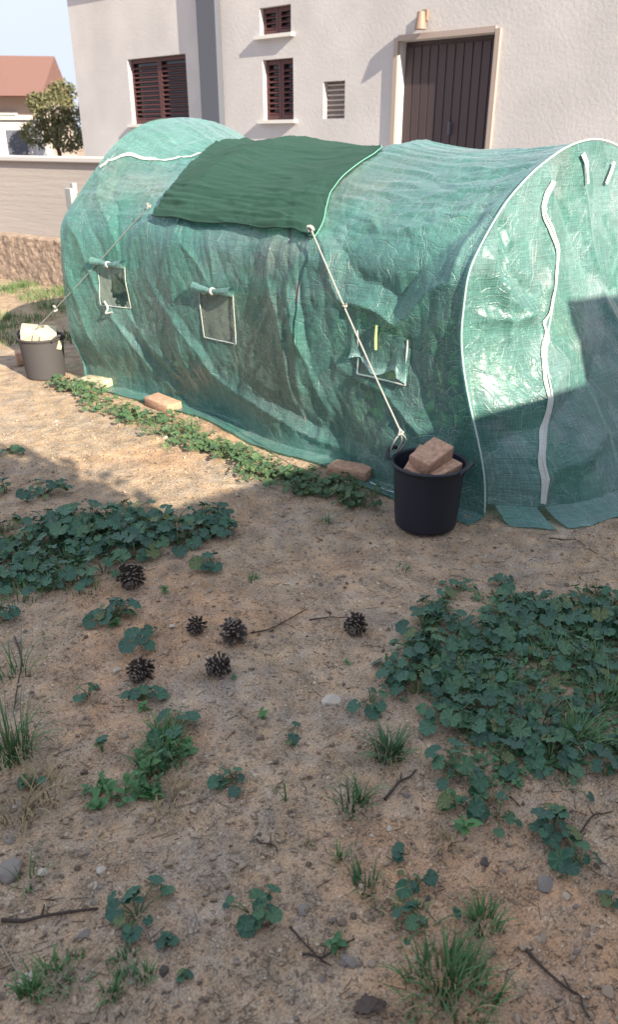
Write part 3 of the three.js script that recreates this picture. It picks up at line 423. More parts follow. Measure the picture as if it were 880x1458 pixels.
const grassSpots= [[0.292, 1.014, 150, 0.183, 0.096, 0], [0.233, 1.707, 110, 0.077, 0.101, 0], [0.112, 1.512, 40, 0.075, 0.084, 0], [0.399, 1.179, 70, 0.067, 0.072, 0], [0.078, 1.351, 14, 0.024, 0.061, 0], [-0.862, 1.707, 110, 0.122, 0.172, 0], [-0.062, 1.531, 5, 0.008, 0.066, 0], [-0.55, 1.044, 45, 0.082, 0.053, 0], [-0.392, 1.036, 30, 0.044, 0.038, 0], [0.165, 1.246, 30, 0.066, 0.05, 1], [-0.396, 1.476, 26, 0.074, 0.055, 1], [-0.227, 2.698, 26, 0.043, 0.04, 0], [0.081, 3.207, 22, 0.049, 0.052, 0], [0.377, 2.771, 26, 0.064, 0.029, 0], [0.0, 1.398, 14, 0.018, 0.021, 1], [0.784, 1.75, 80, 0.103, 0.114, 0], [0.693, 1.873, 70, 0.108, 0.097, 0], [0.592, 2.009, 60, 0.114, 0.091, 0], [0.947, 2.12, 60, 0.095, 0.083, 0], [0.71, 2.326, 50, 0.127, 0.076, 0], [0.444, 1.939, 40, 0.089, 0.089, 0], [-0.733, 4.49, 60, 0.129, 0.095, 0], [-1.028, 4.568, 40, 0.109, 0.07, 0], [-0.827, 4.156, 26, 0.073, 0.048, 0], [-0.401, 1.679, 70, 0.08, 0.08, 0], [-0.351, 1.052, 30, 0.03, 0.045, 0], [0.94, 2.417, 50, 0.131, 0.073, 0], [-1.12, 2.564, 50, 0.137, 0.066, 0], [-0.895, 2.643, 40, 0.14, 0.056, 0], [-0.67, 1.275, 12, 0.05, 0.1, 0], [0.142, 1.536, 26, 0.03, 0.094, 0], [-0.575, 1.007, 50, 0.044, 0.065, 0], [0.192, 1.183, 20, 0.096, 0.032, 0], [-0.074, 1.488, 6, 0.111, 0.026, 1], [0.201, 2.304, 14, 0.04, 0.035, 1], [-0.023, 1.991, 12, 0.068, 0.027, 1], [-0.423, 1.75, 120, 0.093, 0.093, 0], [-0.446, 1.652, 70, 0.079, 0.079, 0], [0.932, 1.939, 70, 0.111, 0.111, 0], [0.816, 2.159, 60, 0.144, 0.096, 0], [0.584, 2.199, 50, 0.122, 0.085, 0], [1.116, 2.326, 60, 0.127, 0.089, 0], [-0.725, 1.561, 60, 0.115, 0.115, 1], [-0.981, 2.082, 26, 0.093, 0.164, 0], [-0.758, 1.488, 40, 0.092, 0.129, 1], [-0.507, 1.052, 26, 0.082, 0.042, 0], [-0.184, 1.275, 10, 0.05, 0.023, 1], [0.134, 1.275, 40, 0.067, 0.059, 0], [0.242, 1.201, 26, 0.081, 0.04, 0], [0.355, 1.398, 30, 0.053, 0.053, 1], [0.621, 1.334, 20, 0.069, 0.043, 0], [0.486, 1.512, 30, 0.075, 0.056, 1], [-0.363, 1.561, 30, 0.076, 0.057, 1], [-0.395, 1.083, 26, 0.046, 0.039, 0], [-0.407, 1.007, 30, 0.036, 0.044, 0], [0.298, 1.052, 80, 0.104, 0.09, 0], [0.062, 1.131, 16, 0.047, 0.047, 1], [-0.888, 2.326, 30, 0.152, 0.041, 1], [-0.853, 2.59, 30, 0.165, 0.044, 1]] ;
const stoneSpots= [[0.073, 1.939, 0.08, 0], [-0.016, 1.215, 0.042, 1], [-0.508, 1.14, 0.038, 1], [-0.311, 1.064, 0.03, 2], [-0.722, 1.304, 0.075, 1], [-0.596, 1.039, 0.041, 0], [-0.555, 1.786, 0.038, 3], [0.564, 1.285, 0.064, 1], [0.091, 1.086, 0.052, 1], [0.433, 1.345, 0.031, 2], [-0.646, 1.304, 0.031, 0], [-0.57, 3.207, 0.029, 0], [-0.856, 4.329, 0.05, 0], [-0.387, 2.606, 0.039, 3], [-0.231, 2.199, 0.024, 3], [-0.63, 1.46, 0.026, 3], [0.893, 1.765, 0.033, 0], [0.811, 1.736, 0.037, 0], [0.782, 1.617, 0.027, 3], [0.7, 1.638, 0.028, 3], [-0.647, 2.101, 0.038, 0], [0.569, 1.665, 0.02, 0], [0.221, 1.476, 0.022, 3], [0.208, 1.442, 0.022, 0], [0.642, 1.165, 0.022, 3], [0.188, 1.14, 0.022, 3], [0.524, 1.14, 0.031, 3], [0.631, 1.021, 0.038, 3], [-0.498, 2.349, 0.028, 0], [-0.411, 1.366, 0.021, 3], [-0.504, 1.314, 0.031, 0], [-0.51, 1.271, 0.027, 0], [-0.675, 1.398, 0.021, 3], [-0.755, 1.398, 0.028, 1], [-0.077, 1.314, 0.024, 3], [-0.163, 1.324, 0.027, 3], [0.059, 1.036, 0.021, 3], [-0.117, 2.082, 0.021, 3], [-0.024, 2.199, 0.019, 0], [0.161, 1.419, 0.014, 0], [-0.412, 1.465, 0.026, 3], [0.281, 1.246, 0.02, 2], [-0.238, 2.465, 0.021, 3], [-1.598, 4.648, 0.031, 0]] ;
const twigPaths= [[[-0.21, 2.313], [-0.103, 2.371], [-0.008, 2.475]], [[0.0, 2.394], [0.078, 2.399], [0.143, 2.408]], [[0.204, 1.541], [0.252, 1.599], [0.301, 1.644]], [[-0.699, 1.179], [-0.608, 1.183], [-0.486, 1.208]], [[-0.044, 1.169], [0.0, 1.115], [0.048, 1.08]], [[0.479, 1.115], [0.532, 1.033], [0.567, 1.014], [0.569, 0.967]], [[-0.551, 1.0], [-0.525, 1.036], [-0.514, 1.086]], [[-0.435, 0.956], [-0.414, 1.036], [-0.409, 1.148]], [[0.699, 1.431], [0.745, 1.476], [0.801, 1.493]], [[0.657, 1.66], [0.663, 1.612], [0.668, 1.561]], [[1.069, 3.046], [1.179, 3.019], [1.246, 2.922]], [[-0.679, 1.123], [-0.632, 1.067], [-0.582, 1.007]], [[-0.134, 1.408], [-0.097, 1.387], [-0.079, 1.366]], [[0.526, 1.566], [0.561, 1.512]], [[-1.058, 2.304], [-0.971, 2.12], [-0.921, 1.906]], [[0.291, 1.007], [0.277, 0.953]], [[-0.015, 1.107], [0.031, 1.095], [0.102, 1.14]], [[-0.355, 1.512], [-0.266, 1.548]], [[-0.401, 1.408], [-0.342, 1.431]]] ;
const patchA= [[-1.48, 3.156], [-1.238, 3.207], [-0.996, 3.281], [-0.688, 3.229], [-0.429, 3.259], [-0.388, 3.114], [-0.567, 2.873], [-0.769, 2.842], [-0.867, 2.643], [-1.054, 2.617], [-1.286, 2.643]] ;
const patchB= [[0.456, 2.504], [0.551, 2.59], [0.819, 2.564], [1.193, 2.539], [1.358, 2.417], [1.037, 1.665], [0.883, 1.679], [0.71, 1.638], [0.535, 1.561], [0.412, 1.625], [0.391, 1.81], [0.27, 1.974], [0.237, 2.12], [0.406, 2.326]] ;
const strip= [[-1.862, 5.458], [-1.578, 5.25], [-1.252, 4.787], [-0.905, 4.49], [-0.605, 4.156], [-0.386, 3.942], [-0.222, 3.745], [-0.036, 3.608], [0.141, 3.522], [0.306, 3.382]] ;
// ---------------------------------------------------------------- buckets, bricks, ropes
const bucketMat = std(lin(0.012, 0.016, 0.027), 0.5, { bumpMap: plasterBump, bumpScale: 0.0008 }), bucketGrey = std(lin(0.055, 0.05, 0.053), 0.75, { bumpMap: plasterBump, bumpScale: 0.0015 });
function bucket(label, pos, turn, mat) {
  const t = thing('builders_bucket', label, 'bucket', pos, turn, 'weighted builders buckets');
  const pr = [[0, 0.012], [0.128, 0.012], [0.132, 0.0], [0.138, 0.004], [0.141, 0.02], [0.150, 0.15], [0.158, 0.27], [0.160, 0.285], [0.170, 0.29], [0.172, 0.298], [0.169, 0.305], [0.161, 0.305], [0.156, 0.298], [0.146, 0.15], [0.134, 0.022], [0, 0.02]].map(p => new THREE.Vector2(...p));
  mesh('body', new THREE.LatheGeometry(pr, 72), mat, t);
  for (const s of [-1, 1]) {
    const h = mesh('handle', tubeOf([V3(s * 0.168, 0.292, -0.055), V3(s * 0.186, 0.315, -0.045), V3(s * 0.190, 0.325, 0), V3(s * 0.186, 0.315, 0.045), V3(s * 0.168, 0.292, 0.055)], 0.009, 24, 8), mat, t);
  }
  return t;
}
const nb = [0.535, gh(0.535, 3.18) + 0.012, -3.18], fb = [-1.985, gh(-1.985, 5.70) + 0.004, -5.70];
bucket('dark navy black plastic bucket filled with red bricks by the tunnel corner', nb, -0.55, bucketMat);
bucket('faded grey plastic bucket holding a pale block beside the far end of the tunnel', fb, -0.5, bucketGrey);
const brickTex = (seed, pale) => { const r = rngOf(seed); return dataTex(256, 256, (x, y) => { const a = fbm(x / 40 + seed, y / 40, 4), b = hash2(x * 3 + seed, y), sp = hash2((x >> 2) + seed, y >> 2), t = 0.93 + 0.25 * a + 0.10 * (b - 0.5) - (sp > 0.965 ? 0.22 : 0) + (sp < 0.03 ? 0.12 : 0), l = sm(0.1, 0.5, fbm(x / 60 + seed * 3, y / 60 + 9, 4)) * 0.3; return (pale ? [0.84, 0.785, 0.68] : [lerp(0.74, 0.80, l), lerp(0.60, 0.71, l), lerp(0.51, 0.63, l)]).map(k => k * t); }, true); };
const brickMats = [1, 2].map(s => std(lin(1.0, 0.97, 0.95), 0.95, { map: brickTex(s), bumpMap: plasterBump, bumpScale: 0.004 }));
const paleBlock = std(lin(0.95, 0.94, 0.9), 0.95, { map: brickTex(5, true), bumpMap: plasterBump, bumpScale: 0.006 });
function brickGeo(l, h, w, seed, frog) {
  const g = mergeVertices(new RoundedBoxGeometry(l, h, w, 4, 0.007)), p = g.attributes.position;
  for (let i = 0; i < p.count; i++) { const x = p.getX(i), y = p.getY(i), z = p.getZ(i), n = vnoise(x * 22 + seed * 9, y * 22 + z * 31), m = vnoise(x * 60 + seed, z * 60 + y * 40), chip = -0.05 * sm(0.35, 0.7, vnoise(x * 14 + seed * 5, z * 14 - y * 9)) * sm(0.8, 1, Math.max(Math.abs(x) / l * 2, 0) * Math.abs(y) / h * 2); p.setXYZ(i, x * (1 + chip) + 0.0015 * m, y + 0.0018 * n + chip * Math.sign(y) * 0.1, z + 0.0015 * n); }
  g.computeVertexNormals(); return toCreasedNormals(g, 0.7);
}
function brick(label, pos, rot, dims, mat, seed, group) { const b = solo('brick', brickGeo(...dims, seed), mat, label, 'brick', group); b.position.set(...pos); b.rotation.set(...rot, 'YXZ'); return b; }
const B = [0.235, 0.062, 0.112];
brick('red brick leaning on top of the two others in the dark bucket', [nb[0] + 0.0, nb[1] + 0.335, nb[2] + 0.03], [0.20, 0.85, 0.22], [0.185, 0.07, 0.11], brickMats[0], 3);
brick('reddish brick lying against the handle side of the dark bucket under the top brick', [nb[0] + 0.045, nb[1] + 0.272, nb[2] + 0.045], [0.15, 0.75, 0.1], [0.175, 0.065, 0.10], brickMats[1], 4);
brick('brick standing on edge beside the rope in the dark bucket', [nb[0] - 0.048, nb[1] + 0.29, nb[2] + 0.02], [0.5, 1.25, 0.35], [0.18, 0.062, 0.10], brickMats[1], 5);
brick('broken brick at the bottom of the dark bucket holding up the others', [nb[0], nb[1] + 0.175, nb[2]], [0.05, 0.3, 0.03], [0.2, 0.09, 0.13], brickMats[0], 9);
brick('weathered brick lying on the tunnel skirt near the dark bucket', [0.22, gh(0.22, 3.75) + 0.035, -3.76], [0.04, -0.55, 0.05], [0.23, 0.058, 0.105], brickMats[0], 6);
brick('sandy brick half hidden by weeds on the skirt beside the grey bucket', [-1.53, gh(-1.53, 5.42) + 0.032, -5.42], [0.02, -0.5, 0.06], [0.25, 0.055, 0.12], paleBlock, 7);
brick('sandy brick half buried in weeds below the middle window', [-0.97, gh(-0.97, 4.93) + 0.035, -4.93], [0.05, -0.75, -0.04], [0.25, 0.06, 0.12], brickMats[0], 8);
brick('small red brick piece on the soil behind the grey bucket', [-2.24, gh(-2.24, 6.03) + 0.05, -6.03], [0, 0.4, 0.08], [0.15, 0.1, 0.1], brickMats[1], 10);
brick('pale yellowish block resting in the top of the grey bucket', [fb[0] - 0.01, fb[1] + 0.315, fb[2] + 0.0], [0.12, 0.25, -0.16], [0.25, 0.10, 0.17], paleBlock, 11);
brick('pale brick end beside the yellowish block in the grey bucket', [fb[0] + 0.075, fb[1] + 0.262, fb[2] + 0.05], [-0.2, 0.6, -0.35], [0.16, 0.07, 0.1], paleBlock, 12);
brick('brick at the bottom of the grey bucket under the pale block', [fb[0], fb[1] + 0.13, fb[2]], [0, 0.9, 0], [0.2, 0.2, 0.12], brickMats[0], 13);
{
  const ropeMat = std(lin(0.33, 0.325, 0.31), 0.9), ropeDark = std(lin(0.30, 0.31, 0.30), 0.9);
  const twist = (a, b, sag, r, n = 3, turns = 60) => { const out = []; for (let k = 0; k < n; k++) { const pts = []; for (let i = 0; i <= turns * 4; i++) { const t = i / (turns * 4), c = a.clone().lerp(b, t); c.y -= sag * Math.sin(Math.PI * t); const ph = t * turns * 3.1 + k * 6.283 / n; c.x += Math.cos(ph) * r * 0.55; c.z += Math.sin(ph) * r * 0.55; c.y += Math.cos(ph) * r * 0.2; pts.push(c); } out.push(tubeOf(pts, r * 0.62, turns * 5, 5)); } return mergeGeometries(out); };
  const knot = (p, r, seed) => { const q = rngOf(seed), pts = []; for (let i = 0; i < 12; i++) pts.push(V3(p.x + (q() - 0.5) * 5 * r, p.y + (q() - 0.5) * 5 * r, p.z + (q() - 0.5) * 5 * r)); return tubeOf(pts, r * 0.8, 70, 6, true); };
  const a = worldOf(coverPoint(1.12, 1.19, 0.05)), b = V3(nb[0] - 0.125, nb[1] + 0.41, nb[2] - 0.08), hd = V3(nb[0] - 0.155, nb[1] + 0.32, nb[2] - 0.095);
  const r1 = thing('guy_rope', 'pale twisted rope tied from the shade cloth corner to the dark bucket', 'rope');
  mesh('cord', twist(a, b, 0.012, 0.0037, 3, 70), ropeMat, r1);
  mesh('knot', knot(a, 0.0065, 5), ropeDark, r1); mesh('knot', knot(a.clone().lerp(b, 0.40), 0.004, 6), ropeMat, r1); mesh('knot', knot(b, 0.005, 7), ropeMat, r1);
  for (const [dx, dz] of [[-0.018, 0.01], [0.012, 0.0], [0.03, -0.012]]) mesh('loop', tubeOf([b, V3(b.x + dx * 1.2 - 0.008, (b.y + hd.y) / 2, b.z + dz), V3(hd.x + dx, hd.y - 0.02, hd.z + dz * 2)], 0.0036, 20, 6), ropeMat, r1);
  const c = worldOf(coverPoint(2.45, 1.225, 0.07)), d = V3(fb[0] + 0.0, fb[1] + 0.37, fb[2] + 0.09);
  const r2 = thing('guy_rope', 'thin rope stretched from the shade cloth to the grey bucket past the torn window', 'rope');
  mesh('cord', twist(c, d, 0.01, 0.0042, 3, 80), ropeDark, r2);
  mesh('knot', knot(c, 0.006, 8), ropeDark, r2); mesh('knot', knot(c.clone().lerp(d, 0.80), 0.008, 9), ropeMat, r2); mesh('knot', knot(c.clone().lerp(d, 0.42), 0.006, 10), ropeMat, r2);
  mesh('loop', tubeOf([d, V3(d.x - 0.01, d.y - 0.04, d.z + 0.03), V3(fb[0] + 0.02, fb[1] + 0.30, fb[2] + 0.165)], 0.004, 14, 6), ropeMat, r2);
  const s0 = worldOf([-0.06, 0.03, -0.62]), s1 = worldOf([-0.09, 0.05, -0.36]);
  solo('string', tubeOf([s0, V3((s0.x + s1.x) / 2, 0.03, (s0.z + s1.z) / 2 + 0.01), s1], 0.003, 24, 5), std(lin(0.45, 0.5, 0.6), 0.8), 'thin pale string lying on the skirt between the brick and the dark bucket', 'string');
}
// ---------------------------------------------------------------- plants
const R = rngOf(2024), pick = a => a[(R() * a.length) | 0];
const leafTex = dataTex(128, 128, (x, y) => { const u = x / 64 - 1, v = y / 64 - 1, r = Math.hypot(u, v), th = Math.atan2(v, u), vein = Math.pow(Math.abs(Math.cos(th * 3.5)), 60 * r + 8) * sm(0.05, 0.2, r), t = 0.80 + 0.13 * fbm(x / 12, y / 12, 3) + 0.22 * vein; return [t * (0.9 + 0.25 * vein), t, t * (0.95 + 0.05 * vein)]; }, true);
const leafMats = [[.048, .150, .098], [.064, .188, .112], [.042, .130, .092], [.085, .20, .100], [.056, .160, .106]].map(c => new THREE.MeshPhysicalMaterial({ color: lin(...c), map: leafTex, roughness: 0.62, transmission: 0.22, thickness: 0, side: THREE.DoubleSide }));
const greenMats = [[.065, .19, .06], [.08, .22, .065], [.055, .165, .06]].map(c => new THREE.MeshPhysicalMaterial({ color: lin(...c), roughness: 0.6, transmission: 0.25, thickness: 0, side: THREE.DoubleSide }));
const stripMats = [[.10, .185, .075], [.085, .165, .075], [.12, .20, .085]].map(c => new THREE.MeshPhysicalMaterial({ color: lin(...c), map: leafTex, roughness: 0.65, transmission: 0.25, thickness: 0, side: THREE.DoubleSide }));
const yellowLeaf = new THREE.MeshPhysicalMaterial({ color: lin(.17, .20, .07), map: leafTex, roughness: 0.65, transmission: 0.22, thickness: 0, side: THREE.DoubleSide });
const stemMat = std(lin(.10, .16, .07), 0.8), grassMats = [[.07, .16, .058], [.085, .18, .065], [.06, .14, .06]].map(c => std(lin(...c), 0.75)), dryGrass = std(lin(.28, .22, .12), 0.9);
function roundLeaf(seed) {
  const r = rngOf(seed), n = 18, P = [0, 0, 0], UV = [0.5, 0.5], I = [], lob = 5 + (seed % 3), fold = 0.10 + 0.10 * r(), cup = 0.05 + 0.22 * r(), tw = r() * 6;
  for (const rr of [0.55, 1]) for (let i = 0; i <= n; i++) {
    const th = lerp(0.22, 6.283 - 0.22, i / n) + Math.PI, k = rr * (0.93 + 0.07 * Math.cos(lob * th * 1.0 + tw)) * (1 - 0.22 * Math.exp(-(((Math.min(i, n - i)) / 1.6) ** 2))), x = Math.cos(th) * k, z = Math.sin(th) * k;
    P.push(x, cup * rr * rr - fold * 0.6 * Math.cos(lob * th + tw) * rr * rr + 0.05 * (r() - 0.5) * rr, z); UV.push(0.5 + x / 2.1, 0.5 + z / 2.1);
  }
  for (let i = 0; i < n; i++) { I.push(0, 2 + i, 1 + i); const a = 1 + i, b = a + 1, c = 1 + n + 1 + i, d = c + 1; I.push(a, b, d, a, d, c); }
  const g = new THREE.BufferGeometry(); g.setAttribute('position', new THREE.Float32BufferAttribute(P, 3)); g.setAttribute('uv', new THREE.Float32BufferAttribute(UV, 2)); g.setIndex(I); g.computeVertexNormals(); return g;
}
function pointLeaf(seed) {   // ovate toothed leaf along +x, length 1
  const r = rngOf(seed), n = 7, P = [], UV = [], I = [], drop = 0.1 + 0.25 * r();
  for (let i = 0; i <= n; i++) { const t = i / n, w = 0.30 * Math.sin(Math.PI * Math.pow(t, 0.7)) * (i % 2 ? 1.08 : 0.92) + 0.012; for (const s of [-1, 0, 1]) { P.push(t, -drop * t * t + 0.10 * Math.abs(s) * Math.sin(Math.PI * t), s * w); UV.push(0.5 + 0.45 * (t - 0.5), 0.5 + s * w); } }
  for (let i = 0; i < n; i++) for (let s = 0; s < 2; s++) { const a = i * 3 + s; I.push(a, a + 1, a + 4, a, a + 4, a + 3); }
  const g = new THREE.BufferGeometry(); g.setAttribute('position', new THREE.Float32BufferAttribute(P, 3)); g.setAttribute('uv', new THREE.Float32BufferAttribute(UV, 2)); g.setIndex(I); g.computeVertexNormals(); return g;
}
const roundLeaves = [1, 2, 3, 4, 5, 6, 7].map(roundLeaf), pointLeaves = [1, 2, 3, 4].map(pointLeaf);
const up = V3(0, 1, 0);
function mallow(X, Z, n, spread, diam, label, group, mats = leafMats, tall = 1) {
  const y = gh(X, Z), t = thing('mallow_plant', label, 'plant', [X, y, -Z], 0, group), stems = [];
  for (let k = 0; k < n; k++) {
    const a = R() * 6.283, d = spread * Math.sqrt((k + 0.3) / n) * (0.8 + 0.4 * R()), hgt = tall * diam * (0.45 + 0.85 * R()) * (1.15 - 0.5 * d / (spread + 0.01)), x = Math.cos(a) * d, z = Math.sin(a) * d, s = diam * 0.5 * (0.42 + 0.82 * R());
    const l = mesh('leaf', pick(roundLeaves), R() < 0.06 ? yellowLeaf : pick(mats), t); l.position.set(x, hgt, z); l.scale.setScalar(s);
    const tilt = V3(Math.cos(a) * (0.25 + 0.45 * R()) + (R() - 0.5) * 0.8, 1, Math.sin(a) * (0.25 + 0.45 * R()) + 0.12 + (R() - 0.5) * 0.8).normalize();
    l.quaternion.setFromUnitVectors(up, tilt).multiply(new THREE.Quaternion().setFromAxisAngle(up, -a + Math.PI * 0 + (R() - 0.5)));
    stems.push(tubeOf([V3(x * 0.1, -0.005, z * 0.1), V3(x * 0.5, hgt * 0.75, z * 0.5), V3(x * 0.97, hgt, z * 0.97)], 0.0013 + diam * 0.012, 5, 4));
  }
  mesh('stems', mergeGeometries(stems), stemMat, t); return t;
}
function leafy(X, Z, n, spread, len, label, group) {
  const t = thing('leafy_weed', label, 'plant', [X, gh(X, Z), -Z], 0, group), stems = [], c = Math.max(1, Math.round(n / 7));
  for (let q = 0; q < c; q++) {
    const a0 = R() * 6.283, d0 = c > 1 ? spread * Math.sqrt(R()) : 0, bx = Math.cos(a0) * d0, bz = Math.sin(a0) * d0, hh = len * (0.5 + 1.3 * R()), m = Math.round(n / c * (0.7 + 0.6 * R())), mt = pick(greenMats), lx = (R() - 0.5) * hh, lz = (R() - 0.5) * hh;
    stems.push(tubeOf([V3(bx, -0.005, bz), V3(bx + lx * 0.3, hh * 0.5, bz + lz * 0.3), V3(bx + lx, hh, bz + lz)], 0.0015, 4, 4));
    for (let k = 0; k < m; k++) { const l = mesh('leaf', pick(pointLeaves), R() < 0.15 ? pick(greenMats) : mt, t), f = (k + R()) / m, a = R() * 6.283; l.position.set(bx + lx * f * f, hh * (0.15 + 0.85 * f), bz + lz * f * f); l.rotation.set((R() - 0.5) * 1.0, a, lerp(0.0, 0.9, f) + (R() - 0.5) * 0.7, 'YXZ'); l.scale.setScalar(len * lerp(0.95, 0.5, f) * (0.55 + 0.7 * R())); }
  }
  mesh('stems', mergeGeometries(stems), stemMat, t); return t;
}
function blades(n, spread, len, bend = 0.5, wide = 0.0025) {
  const P = [], N = [], I = [];
  for (let k = 0; k < n; k++) {
    const a = R() * 6.283, d = spread * 0.55 * Math.sqrt(R()), x0 = Math.cos(a) * d, z0 = Math.sin(a) * d, b = a + (R() - 0.5) * 1.6, L = len * (0.45 + 0.75 * R()), lean = (0.25 + 1.1 * R()) * bend * (0.6 + d / (spread + 0.001)), w = wide * (0.7 + 0.6 * R()), cb = Math.cos(b), sb = Math.sin(b); let x = x0, y = -0.004, z = z0; const base = P.length / 3, seg = 5; let th = lean * 0.3;
    for (let i = 0; i <= seg; i++) { const ww = w * (1 - i / seg) + 0.0003; P.push(x - sb * ww, y, z + cb * ww, x + sb * ww, y, z - cb * ww); const nx = -Math.cos(th) * cb, nz = -Math.cos(th) * sb, ny = Math.sin(th); N.push(nx, ny, nz, nx, ny, nz); if (i < seg) { const q = base + i * 2; I.push(q, q + 1, q + 3, q, q + 3, q + 2); } x += Math.sin(th) * cb * L / seg; z += Math.sin(th) * sb * L / seg; y = Math.max(0.002, y + Math.cos(th) * L / seg); th += lean * 0.42; }
  }
  const g = new THREE.BufferGeometry(); g.setAttribute('position', new THREE.Float32BufferAttribute(P, 3)); g.setIndex(I); g.computeVertexNormals(); return g;
}
function grass(X, Z, n, spread, len, dry, label, group) {
  const t = thing('grass_tuft', label, 'grass', [X, gh(X, Z), -Z], R() * 6, group);
  mesh('blades', blades(n, spread, len, dry ? 1.1 : 0.75), dry ? dryGrass : pick(grassMats), t); if (!dry && n > 70) mesh('dry_blades', blades(Math.round(n * 0.14), spread, len * 0.9, 1.2), dryGrass, t); return t;
}
const inPoly = (X, Z, p) => { let c = false; for (let i = 0, j = p.length - 1; i < p.length; j = i++) if ((p[i][1] > Z) !== (p[j][1] > Z) && X < (p[j][0] - p[i][0]) * (Z - p[i][1]) / (p[j][1] - p[i][1]) + p[i][0]) c = !c; return c; };
function fill(poly, step, fn) { const xs = poly.map(p => p[0]), zs = poly.map(p => p[1]); for (let X = Math.min(...xs); X < Math.max(...xs); X += step) for (let Z = Math.min(...zs); Z < Math.max(...zs); Z += step) { const x = X + (R() - 0.5) * step * 0.8, z = Z + (R() - 0.5) * step * 0.8; if (inPoly(x, z, poly)) fn(x, z); } }
const LANDMARKS = [['the largest pine cone', -.266, 2.27], ['the tilted pine cone', -.305, 2.09], ['the lone pine cone', .165, 2.31], ['the small dull cone', -.407, 2.32], ['the flat white stone', .073, 1.94], ['the bushy weed clumps', -.47, 1.6], ['the broad grass tuft', .29, 1.02], ['the crooked branch', -.6, 1.18], ['the dark bent twig', .53, 1.03], ['the tall sprawling grass', -.86, 1.7], ['the dense mallow patch', -.9, 2.95], ['the broad mallow patch', .75, 2.05], ['the grey bucket', -1.98, 5.7], ['the dark bucket', .53, 3.18], ['the short thick root', .25, 1.6], ['the skirt brick', .22, 3.75], ['the bark chunk', .125, .985], ['the sandy brick', -.97, 4.93]];
const placeOf = (X, Z) => { const l = LANDMARKS.map(m => [Math.hypot(m[1] - X, m[2] - Z), m[0]]).sort((a, b) => a[0] - b[0]); return l[0][0] < 0.14 ? `close beside ${l[0][1]}` : `between ${l[0][1]} and ${l[1][1]}`; };
const said = {};
function sayOnce(base, X, Z) { const l = `${base} ${placeOf(X, Z)}`; said[l] = (said[l] ?? 0) + 1; return l; }
fill(patchA, 0.118, (x, z) => mallow(x, z, 9 + (R() * 5 | 0), 0.105, 0.056 + 0.020 * R(), 'round leaved mallow in the dense dark patch between the sunlit sand and the pine cones', 'mallows of the dense patch', leafMats, 1.0));
fill(patchB, 0.104, (x, z) => { if (fbm(x * 3 + 4, z * 3, 2) < -0.10) return; mallow(x, z, 10 + (R() * 7 | 0), 0.10, 0.040 + 0.020 * R(), 'round leaved mallow in the broad loose patch facing the front of the tunnel', 'mallows of the broad patch', leafMats, 0.95); });
for (let k = 0; k < 16; k++) { const p = patchB[k % patchB.length], X = p[0] + (R() - 0.62) * 0.16, Z = p[1] + (R() - 0.5) * 0.2; mallow(X, Z, 3 + (R() * 5 | 0), 0.07, 0.035 + 0.02 * R(), 'stray small mallow at the ragged edge of the broad patch', 'stray mallows of the broad patch', leafMats, 0.8); }
mallowSpots.forEach((m, i) => mallow(m[0], m[1], Math.round(m[2] * 1.4), m[3], m[4] * 1.0, sayOnce(m[2] < 4 ? 'tiny mallow seedling' : m[2] < 8 ? 'small single mallow' : 'leafy single mallow', m[0], m[1]), 'single mallows on the bare soil', leafMats, 0.8));
for (let i = 0; i < strip.length - 1; i++) for (let k = 0; k < 9; k++) { const t = (k + R() * 0.8) / 9, o = (R() - 0.45) * 0.20, X = lerp(strip[i][0], strip[i + 1][0], t) + o * 0.677 * 1.0, Z = lerp(strip[i][1], strip[i + 1][1], t) + o * 0.736; mallow(X, Z, 9 + (R() * 5 | 0), 0.085, 0.034 + 0.010 * R(), 'low small leaved mallow growing along the tunnel skirt', 'mallows along the tunnel skirt', stripMats, 1.5); }
leafySpots.forEach((m, i) => leafy(m[0], m[1], m[2], m[3], m[4], ['bushy bright green weed clump with pointed leaves', 'second bushy weed clump mixed with grass behind the brightest clump', sayOnce(m[2] < 9 ? 'little pointed leaf weed' : 'leafy pointed leaf weed', m[0], m[1])][Math.min(i, 2)], i > 1 ? 'small pointed leaf weeds' : undefined));
grassSpots.forEach((m, i) => grass(m[0], m[1], m[2], m[3], m[4], m[5], m[5] ? sayOnce('thin dry straw coloured grass tuft', m[0], m[1]) : i === 0 ? 'broad dense tuft of long green grass beside the dark bent twig' : i === 5 ? 'tall sprawling clump of long grass with seed stalks' : sayOnce(m[2] < 30 ? 'sparse green grass tuft' : m[2] < 60 ? 'small green grass tuft' : 'thick green grass tuft', m[0], m[1]), m[5] ? 'dry grass tufts' : (i === 0 || i === 5) ? undefined : 'small green grass tufts'));
